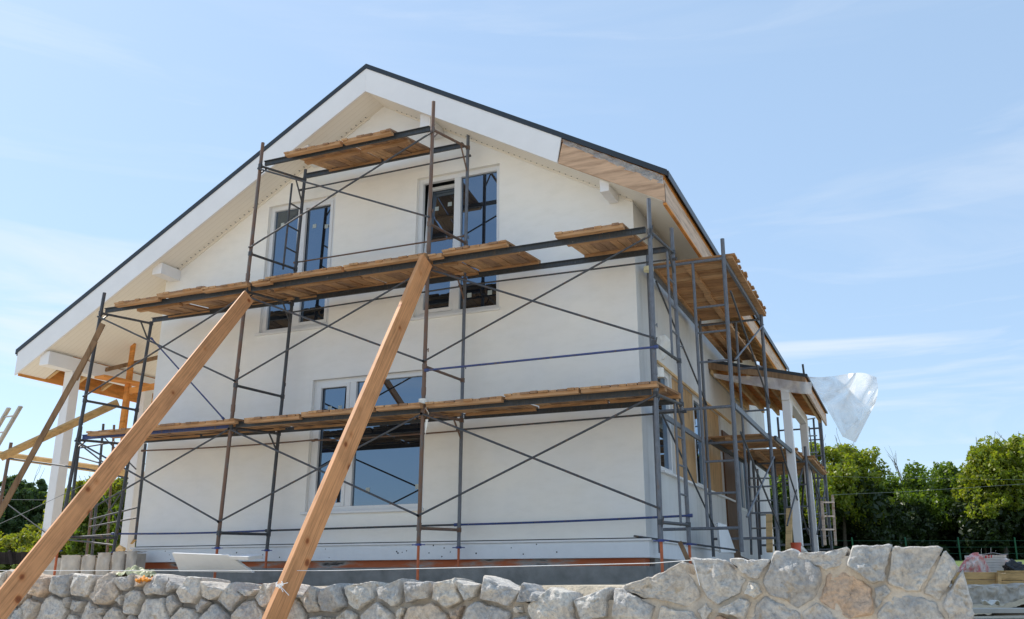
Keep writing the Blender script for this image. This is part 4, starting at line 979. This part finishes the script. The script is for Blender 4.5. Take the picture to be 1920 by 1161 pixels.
# fences far right
def fence(x0, x1, w, ytop, ybot, label, nposts, name, mt, postmt, xp):
    f = thing(name, yard((x0 + x1) / 2, ybot, w), label, 'fence'); 
    if mt:
        m = MB(); n = int((x1 - x0) / 9)
        for k in range(n):
            a = x0 + (x1 - x0) * k / n; b_ = x0 + (x1 - x0) * (k + .93) / n; j = random.uniform(-1, 1); m.prism([yard(a, ybot, w), yard(b_, ybot, w), yard(b_, ytop + j, w), yard(a, ytop + j, w)], Vector((FH.x, FH.y, 0)) * .03)
        m.build('boards', mt, f)
    for x in xp:
        m = MB(); m.tube(yard(x - 3, ytop - 2, w - .1), yard(x + 3, ybot + 1, w - .1), .05, 6); m.build('post', postmt, f)
    return f
fence(1480, 2300, 64, 1012, 1050, 'dark board fence below the trees on the right', 4, 'board_fence', 'dark_fence', 'dark_fence', (1560, 1700, 1950, 2100))
gf = fence(1560, 2200, 58, 1010, 1053, 'green posted wire fence in front of the dark board fence', 0, 'wire_fence', None, 'green_post', (1600, 1700, 1799, 1905, 2010))
m = MB()
for y in (1014, 1026, 1038): m.tube(yard(1560, y, 57.9), yard(2200, y, 57.9), .008, 4)
m.build('wire', 'green_post', gf)
fence(-500, 75, 30, 1035, 1058, 'low dark board fence beyond the site on the left', 4, 'board_fence', 'dark_fence', 'dark_fence', (20, 60))

# concrete block wall behind the fieldstones, left
bw_ = thing('block_wall', at(180, 1062, 11.4), 'low wall of rough light concrete blocks at the left house corner', 'block wall')
x0 = 108
rows = ((1062, 1036),)
for xa, xb, ya, yb in ((78, 116, 1042, 1064), (110, 150, 1037, 1063), (150, 178, 1038, 1063), (178, 206, 1036, 1063), (206, 233, 1034, 1063), (233, 256, 1033, 1063)):
    P, Q = at(xa, yb, 11.0 + (256 - xa) * .002), at(xb, ya, 11.0 + (256 - xa) * .002); m = MB(); tj = random.uniform(.0, .045)
    m.grid(lambda u, v: Vector((P.x + (Q.x - .008 - P.x) * u, P.y + .02 * noise.noise(Vector((u * 3 + xa, v * 3, 1))) + .03 * (abs(u - .5) * 2)**6, .0 + (Q.z - tj) * v + .02 * v * noise.noise(Vector((u * 4 + xa, 2, v))))), 14, 10)
    m.grid(lambda u, v: Vector((P.x + (Q.x - .008 - P.x) * u, P.y + .25 * v + .02 * (1 - v) * noise.noise(Vector((u * 3 + xa, 3, 1))), (Q.z - tj) + .02 * noise.noise(Vector((u * 4 + xa, 2, 1 + v * 3))))), 14, 6)
    m.box((P.x + .02, P.y + .06, .0), (Q.x - .03, P.y + .24, Q.z - tj - .03))
    m.build('block', 'concrete_light', bw_, fixn=False)

# ------------------------------------------------------------------ wires
def wire(px, w, label, r=.012):
    m = MB(); pts = [atW(x, y, w) for x, y in px]
    for a, b_ in zip(pts, pts[1:]): m.tube(a, b_, r * .35, 5)
    tag(m.build('overhead_wire', 'wire'), label, 'wire', 'thin overhead wires')
wire(((1560, 928), (1700, 922), (1960, 905)), 40, 'lower thin wire crossing in front of the right trees', .02)
wire(((1545, 893), (1700, 897), (1960, 900)), 45, 'upper thin wire crossing in front of the right trees', .015)
wire(((-40, 1000), (60, 955), (240, 870)), 14, 'pale cable slanting behind the porch post on the left', .012)
wire(((-40, 936), (130, 938)), 30, 'level thin wire across the trees on the left', .02)

# ------------------------------------------------------------------ trees
def leaves_mesh(name, centers, radii, n_each, size, m, parent, flat=.0, squash=1.0):
    ctr = np.repeat(centers, n_each, axis=0); rad = np.repeat(radii, n_each)
    n = len(ctr); d = RNG.normal(size=(n, 3)); d /= np.linalg.norm(d, axis=1)[:, None]
    r = rad * RNG.uniform(.15, 1, n) ** .5; p = ctr + d * r[:, None] * np.array([1, 1, squash])
    a = RNG.normal(size=(n, 3)); a[:, 2] *= (1 - flat); a /= np.linalg.norm(a, axis=1)[:, None]
    b = np.cross(a, RNG.normal(size=(n, 3))); b /= np.linalg.norm(b, axis=1)[:, None]
    s = size * RNG.uniform(.45, 1.5, n); a *= s[:, None]; b *= (s * .55)[:, None]
    org = np.array(parent['_o']); p = p - org
    V = np.stack([p - a, p - b * .9 + a * .1, p + a, p + b * .9 + a * .1], axis=1).reshape(-1, 3)
    me = bpy.data.meshes.new(name); me.vertices.add(len(V)); me.vertices.foreach_set('co', V.ravel().astype(np.float32))
    me.loops.add(n * 4); me.loops.foreach_set('vertex_index', np.arange(n * 4, dtype=np.int32))
    me.polygons.add(n); me.polygons.foreach_set('loop_start', np.arange(0, n * 4, 4, dtype=np.int32)); me.polygons.foreach_set('loop_total', np.full(n, 4, dtype=np.int32))
    me.update(calc_edges=True); me.materials.append(M[m]); o = bpy.data.objects.new(name, me); C.objects.link(o); o.parent = parent; o['_o'] = parent['_o']; return o
def limb(m, p, d, L, r, depth, tips, rnd, spread=.6, up=.15):
    n = 4; cur = p.copy(); dd = d.copy()
    for k in range(n):
        nx_ = cur + dd * (L / n); m_r = r * (1 - .5 * k / n)
        a = dd.orthogonal().normalized(); b_ = dd.cross(a); NS_ = 6; r2 = r * (1 - .5 * (k + 1) / n)
        vs = [cur + a * (m_r * math.cos(i*math.pi/3)) + b_ * (m_r * math.sin(i*math.pi/3)) for i in range(6)] + [nx_ + a * (r2 * math.cos(i*math.pi/3)) + b_ * (r2 * math.sin(i*math.pi/3)) for i in range(6)]
        m.add(vs, [(i, (i+1) % 6, (i+1) % 6 + 6, i + 6) for i in range(6)])
        cur = nx_; dd = (dd + Vector((rnd.uniform(-.25, .25), rnd.uniform(-.25, .25), rnd.uniform(-.05, .2)))).normalized()
        if depth > 0 and k >= 1:
            for _ in range(rnd.choice((1, 2))):
                v = (dd + Vector((rnd.uniform(-1, 1), rnd.uniform(-1, 1), rnd.uniform(-.2, .6))) * spread * 1.3).normalized(); limb(m, cur, v, L * rnd.uniform(.5, .7), r2 * .65, depth - 1, tips, rnd, spread, up)
    tips.append(cur.copy())
def tree(px, wd, ytop, wide, label, leaf='leaf', dens=1.0, seed=0, bottom=.0, group='trees beyond the site', lsize=.15, name='tree', sub=None, shape=1.0):
    base = atW(px, 1040, wd); base.z = gz(base.x, base.y) - .05; topz = atW(px, ytop, wd).z; H = topz - base.z; W = wide / F_PX * wd
    t = thing(name, tuple(base), label, 'tree' if name != 'shrub' else 'shrub', group if name != 'shrub' else None); rnd = random.Random(seed)
    m = MB(); tips = []; hh = H * .35
    m.tube(base, base + Vector((0, 0, .01)), .01, 4)
    limb(m, base, Vector((rnd.uniform(-.05, .05), 0, 1)), H * .62, .035 * H * .6, 2, tips, rnd, .7)
    m.build('trunk', 'bark', t, smooth=True)
    nc = int((130 if leaf == 'needle' else 70) * dens); cs = []; rr = []
    lobes = [(rnd.uniform(-.5, .5), rnd.uniform(-.4, .4), rnd.uniform(.25, .85), rnd.uniform(.28, .5)) for _ in range(9)] + [(0, 0, .80, .38)]
    while len(cs) < nc:
        lb = lobes[rnd.randrange(len(lobes))]
        dx, dy, dz_ = [rnd.gauss(0, 1) for _ in range(3)]; L_ = math.sqrt(dx*dx+dy*dy+dz_*dz_); rad = lb[3] * rnd.uniform(.7, 1.0)
        x, y, z = lb[0] + dx/L_*rad, lb[1] + dy/L_*rad, lb[2] + dz_/L_*rad*.6
        if z < bottom or z > 1.0 or abs(x) > 1.05: continue
        cs.append((base.x + (x * RT.x - y * FH.x*-1) * W/2*1.1, base.y + (x * RT.y + y) * W/2*1.1, base.z + z * H * .93)); rr.append(rnd.uniform(.07, .14) * W * (.55 if leaf == 'needle' else 1))
    sp_c, sp_r = [], []
    for _ in range(int(90 * dens)):       # ragged sprigs around the outline
        lb = lobes[rnd.randrange(len(lobes))]; dx, dy, dz_ = rnd.gauss(0, 1), rnd.gauss(0, 1), abs(rnd.gauss(0, 1)); L_ = math.sqrt(dx*dx+dy*dy+dz_*dz_); rad = lb[3] * rnd.uniform(1.0, 1.28)
        x, y, z = lb[0] + dx/L_*rad, lb[1] + dy/L_*rad, lb[2] + dz_/L_*rad*.62
        if z < bottom or z > 1.06: continue
        sp_c.append((base.x + (x * RT.x + y * FH.x) * W/2*1.1, base.y + (x * RT.y + y) * W/2*1.1, base.z + z * H * .95)); sp_r.append(rnd.uniform(.03, .07) * W)
    cs += [tuple(q) for q in tips[:24] if q.z - base.z > H * .3 and abs(q.x - base.x) < W * .5 and q.z < topz]; rr += [W * .09] * (len(cs) - len(rr))
    mid = np.array([(base.x + rnd.uniform(-.30, .30) * W, base.y + rnd.uniform(-.25, .25) * W, base.z + rnd.uniform(max(.08, bottom), .62) * H) for _ in range(16)])
    k = leaves_mesh('crown', np.array(cs), np.array(rr), 260, lsize * .85, leaf, t)
    leaves_mesh('outer_foliage', np.array(sp_c), np.array(sp_r), 38, lsize * .8, leaf, t, 0, 1.3)
    leaves_mesh('inner_foliage', mid, np.full(len(mid), W * .16), 220, lsize * 1.4, sub or 'leaf_dark', t)  # default leaf colour is dark, painting shade inside the crown
    return t
TR = [  # px, depth, top y, width px, material, label
    (1500, 62, 870, 150, 'leaf', 'partly hidden tree just behind the canopy posts'),
    (1588, 60, 828, 150, 'leaf_mid', 'tall rounded tree with yellow green top left of the dip'),
    (1670, 66, 893, 120, 'leaf', 'lower tree in the dip beside the bare dead tree'),
    (1740, 64, 898, 120, 'leaf', 'low green tree right of the bare dead tree'),
    (1812, 63, 866, 130, 'leaf', 'medium green tree between the dip and the tall right tree'),
    (1885, 60, 822, 150, 'leaf_mid', 'tall spreading tree at the right edge of the picture'),
    (1985, 62, 815, 160, 'leaf', 'tree cut off by the right picture edge')]
for i, (px, wd, yt, wp, lf, lb) in enumerate(TR): tree(px, wd, yt, wp * 1.25, lb, lf, 1.15, (41 if i == 5 else 20) + i, .34)
# understorey row in front of the trunks, dark leaf colour paints the low shade
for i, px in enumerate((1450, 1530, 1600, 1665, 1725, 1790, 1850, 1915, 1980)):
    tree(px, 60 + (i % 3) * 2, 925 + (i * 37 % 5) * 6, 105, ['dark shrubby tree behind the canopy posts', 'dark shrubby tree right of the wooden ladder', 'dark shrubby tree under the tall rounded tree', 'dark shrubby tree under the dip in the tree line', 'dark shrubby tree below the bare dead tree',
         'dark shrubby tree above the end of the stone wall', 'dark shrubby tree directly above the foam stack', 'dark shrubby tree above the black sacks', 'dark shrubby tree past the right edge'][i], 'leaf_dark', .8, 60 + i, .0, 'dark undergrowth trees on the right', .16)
# dead tree
base = atW(1728, 1040, 66); base.z = gz(base.x, base.y); dt = thing('dead_tree', tuple(base), 'bare dead tree with thin branches sticking up above the dip', 'tree'); m = MB(); tips = []
H = atW(1728, 845, 66).z - base.z
limb(m, base, Vector((.02, 0, 1)), H * .75, .12, 0, tips, random.Random(3), .3)
for k in range(7):
    limb(m, tips[0] - Vector((0, 0, H * .05 * k)), Vector((random.uniform(-.5, .5), 0, 1)).normalized(), H * .24, .035, 1, tips, random.Random(30 + k), .4)
m.build('trunk', 'dead_wood', dt)
# left side
for i, (px, wd, yt, wp) in enumerate(((-60, 48, 880, 90), (8, 50, 893, 80), (60, 52, 905, 70), (105, 52, 925, 60), (-120, 48, 890, 90))):
    tree(px, wd, yt, wp * 1.1, ['dark pine just outside the left edge', 'dark pine at the left edge behind the rusty pole', 'dark pine left of the white porch post', 'small dark pine beside the birch like tree', 'dark pine farther off to the left'][i], 'needle', 1.0, 90 + i, .1, 'dark pines on the left', .13, 'pine_tree', 'needle')
for i, (px, wd, yt, wp, lf) in enumerate(((122, 40, 918, 105, 'leaf_yellow'), (180, 38, 900, 110, 'leaf_yellow'), (240, 36, 900, 110, 'leaf_yellow'), (300, 38, 895, 90, 'leaf_yellow'))):
    tree(px, wd, yt, wp * 1.2, ['yellow green tree just left of the white porch post', 'yellow green tree right of the white porch post', 'green tree behind the left scaffold tubes', 'tree hidden behind the left house corner'][i], lf, 1.0, 120 + i, .05, 'light green trees on the left', .10)
for i, (px, wd, yt, wp) in enumerate(((-30, 34, 1000, 130), (35, 33, 1003, 120), (95, 32, 1008, 120), (150, 32, 1000, 100))):
    tree(px, wd, yt, wp, ['bright low shrub at the left picture edge', 'bright low shrub above the dark fence', 'bright low shrub left of the porch post foot', 'bright low shrub behind the prop and post'][i], 'leaf_yellow', .8, 140 + i, 0, None, .075, 'shrub', 'leaf')
for i, (px, wd, yt, wp) in enumerate(((185, 22, 935, 110), (245, 21, 925, 110), (300, 22, 930, 90))):
    tree(px, wd, yt, wp, ['leafy bush behind the left scaffold tubes', 'leafy bush at the left house corner', 'leafy bush mostly hidden by the house'][i], 'leaf', .9, 160 + i, 0, None, .075, 'shrub', 'leaf')
# far tree line that closes the horizon
ft = MB()
cs = []; 
for k in range(260):
    an = math.radians(-100 + 200 * k / 260); r = 130 + random.uniform(-8, 8); cs.append((r * math.sin(an), r * math.cos(an), 3.0 + random.uniform(1, 6)))
fo = thing('far_woods', (0, 130, 2.5), None, None); del fo['_o']; fo['_o'] = (0, 130, 2.5)
o = leaves_mesh('far_woods_foliage', np.array(cs), np.full(len(cs), 3.2), 90, .55, 'leaf_dark', fo)
o.parent = None; o.location = (0, 130, 2.5); o.name = 'distant_woods'; tag(o, 'far off dark band of woods closing the horizon', 'woods', None, 'stuff'); bpy.data.objects.remove(fo)

# ------------------------------------------------------------------ light
SUN = Vector((-.655, .17, .735)).normalized()
sd = bpy.data.lights.new('sun', 'SUN'); sd.energy = 5.0; sd.angle = math.radians(.5); sd.color = (1, .95, .87)
so_ = bpy.data.objects.new('sun', sd); C.objects.link(so_); so_.rotation_euler = (-SUN).to_track_quat('-Z', 'Y').to_euler(); so_.location = SUN * 60
w = bpy.data.worlds.new('World'); scene.world = w; w.use_nodes = True; nt = w.node_tree
bg = nt.nodes['Background']; sky = nt.nodes.new('ShaderNodeTexSky'); sky.sky_type = 'NISHITA'; sky.sun_disc = False
sky.sun_elevation = math.asin(SUN.z); sky.sun_rotation = math.atan2(SUN.x, SUN.y); sky.air_density = 1.0; sky.dust_density = .4; sky.ozone_density = 1.0
tc = nt.nodes.new('ShaderNodeTexCoord'); mp = nt.nodes.new('ShaderNodeMapping'); mp.inputs['Scale'].default_value = (1.1, 1.1, 5.5); mp.inputs['Rotation'].default_value = (.12, -.15, .3)
nt.links.new(tc.outputs['Generated'], mp.inputs[0])
n = N(nt, 'ShaderNodeTexNoise', Scale=1.9, Detail=8, Roughness=.58, Distortion=.8); nt.links.new(mp.outputs[0], n.inputs['Vector'])
cl = ramp(nt, n.outputs['Fac'], [(.55, (0, 0, 0)), (.70, (.2, .2, .2)), (.85, (.5, .5, .5))])
hz_ = mixc(nt, sky.outputs[0], (4.25, 6.0, 8.2), .48)
sp = nt.nodes.new('ShaderNodeSeparateXYZ'); nt.links.new(tc.outputs['Generated'], sp.inputs[0])
lo = ramp(nt, sp.outputs[2], [(.02, (.55, .55, .55)), (.12, (1, 1, 1)), (.26, (1, 1, 1)), (.42, (.12, .12, .12))])
mp2 = nt.nodes.new('ShaderNodeMapping'); mp2.inputs['Scale'].default_value = (1.3, 1.3, 11); mp2.inputs['Rotation'].default_value = (-.05, .10, .1); mp2.inputs['Location'].default_value = (.3, 0, .1)
nt.links.new(tc.outputs['Generated'], mp2.inputs[0]); n2 = N(nt, 'ShaderNodeTexNoise', Scale=1.5, Detail=7, Roughness=.55, Distortion=.5); nt.links.new(mp2.outputs[0], n2.inputs['Vector'])
c2 = mixc(nt, ramp(nt, n2.outputs['Fac'], [(.52, (0, 0, 0)), (.68, (.6, .6, .6))]), lo, 1.0, 'MULTIPLY')
mx = mixc(nt, hz_, (6.6, 6.9, 7.3), cl)
mx = mixc(nt, mx, (6.3, 6.6, 6.9), c2)
nt.links.new(mx, bg.inputs[0]); bg.inputs[1].default_value = .15

for o in list(bpy.data.objects):
    if '_o' in o: del o['_o']
scene.view_settings.view_transform = 'Standard'; scene.view_settings.look = 'None'; scene.view_settings.exposure = 0; scene.view_settings.gamma = 1
scene.cycles.max_bounces = 6; scene.cycles.transparent_max_bounces = 8
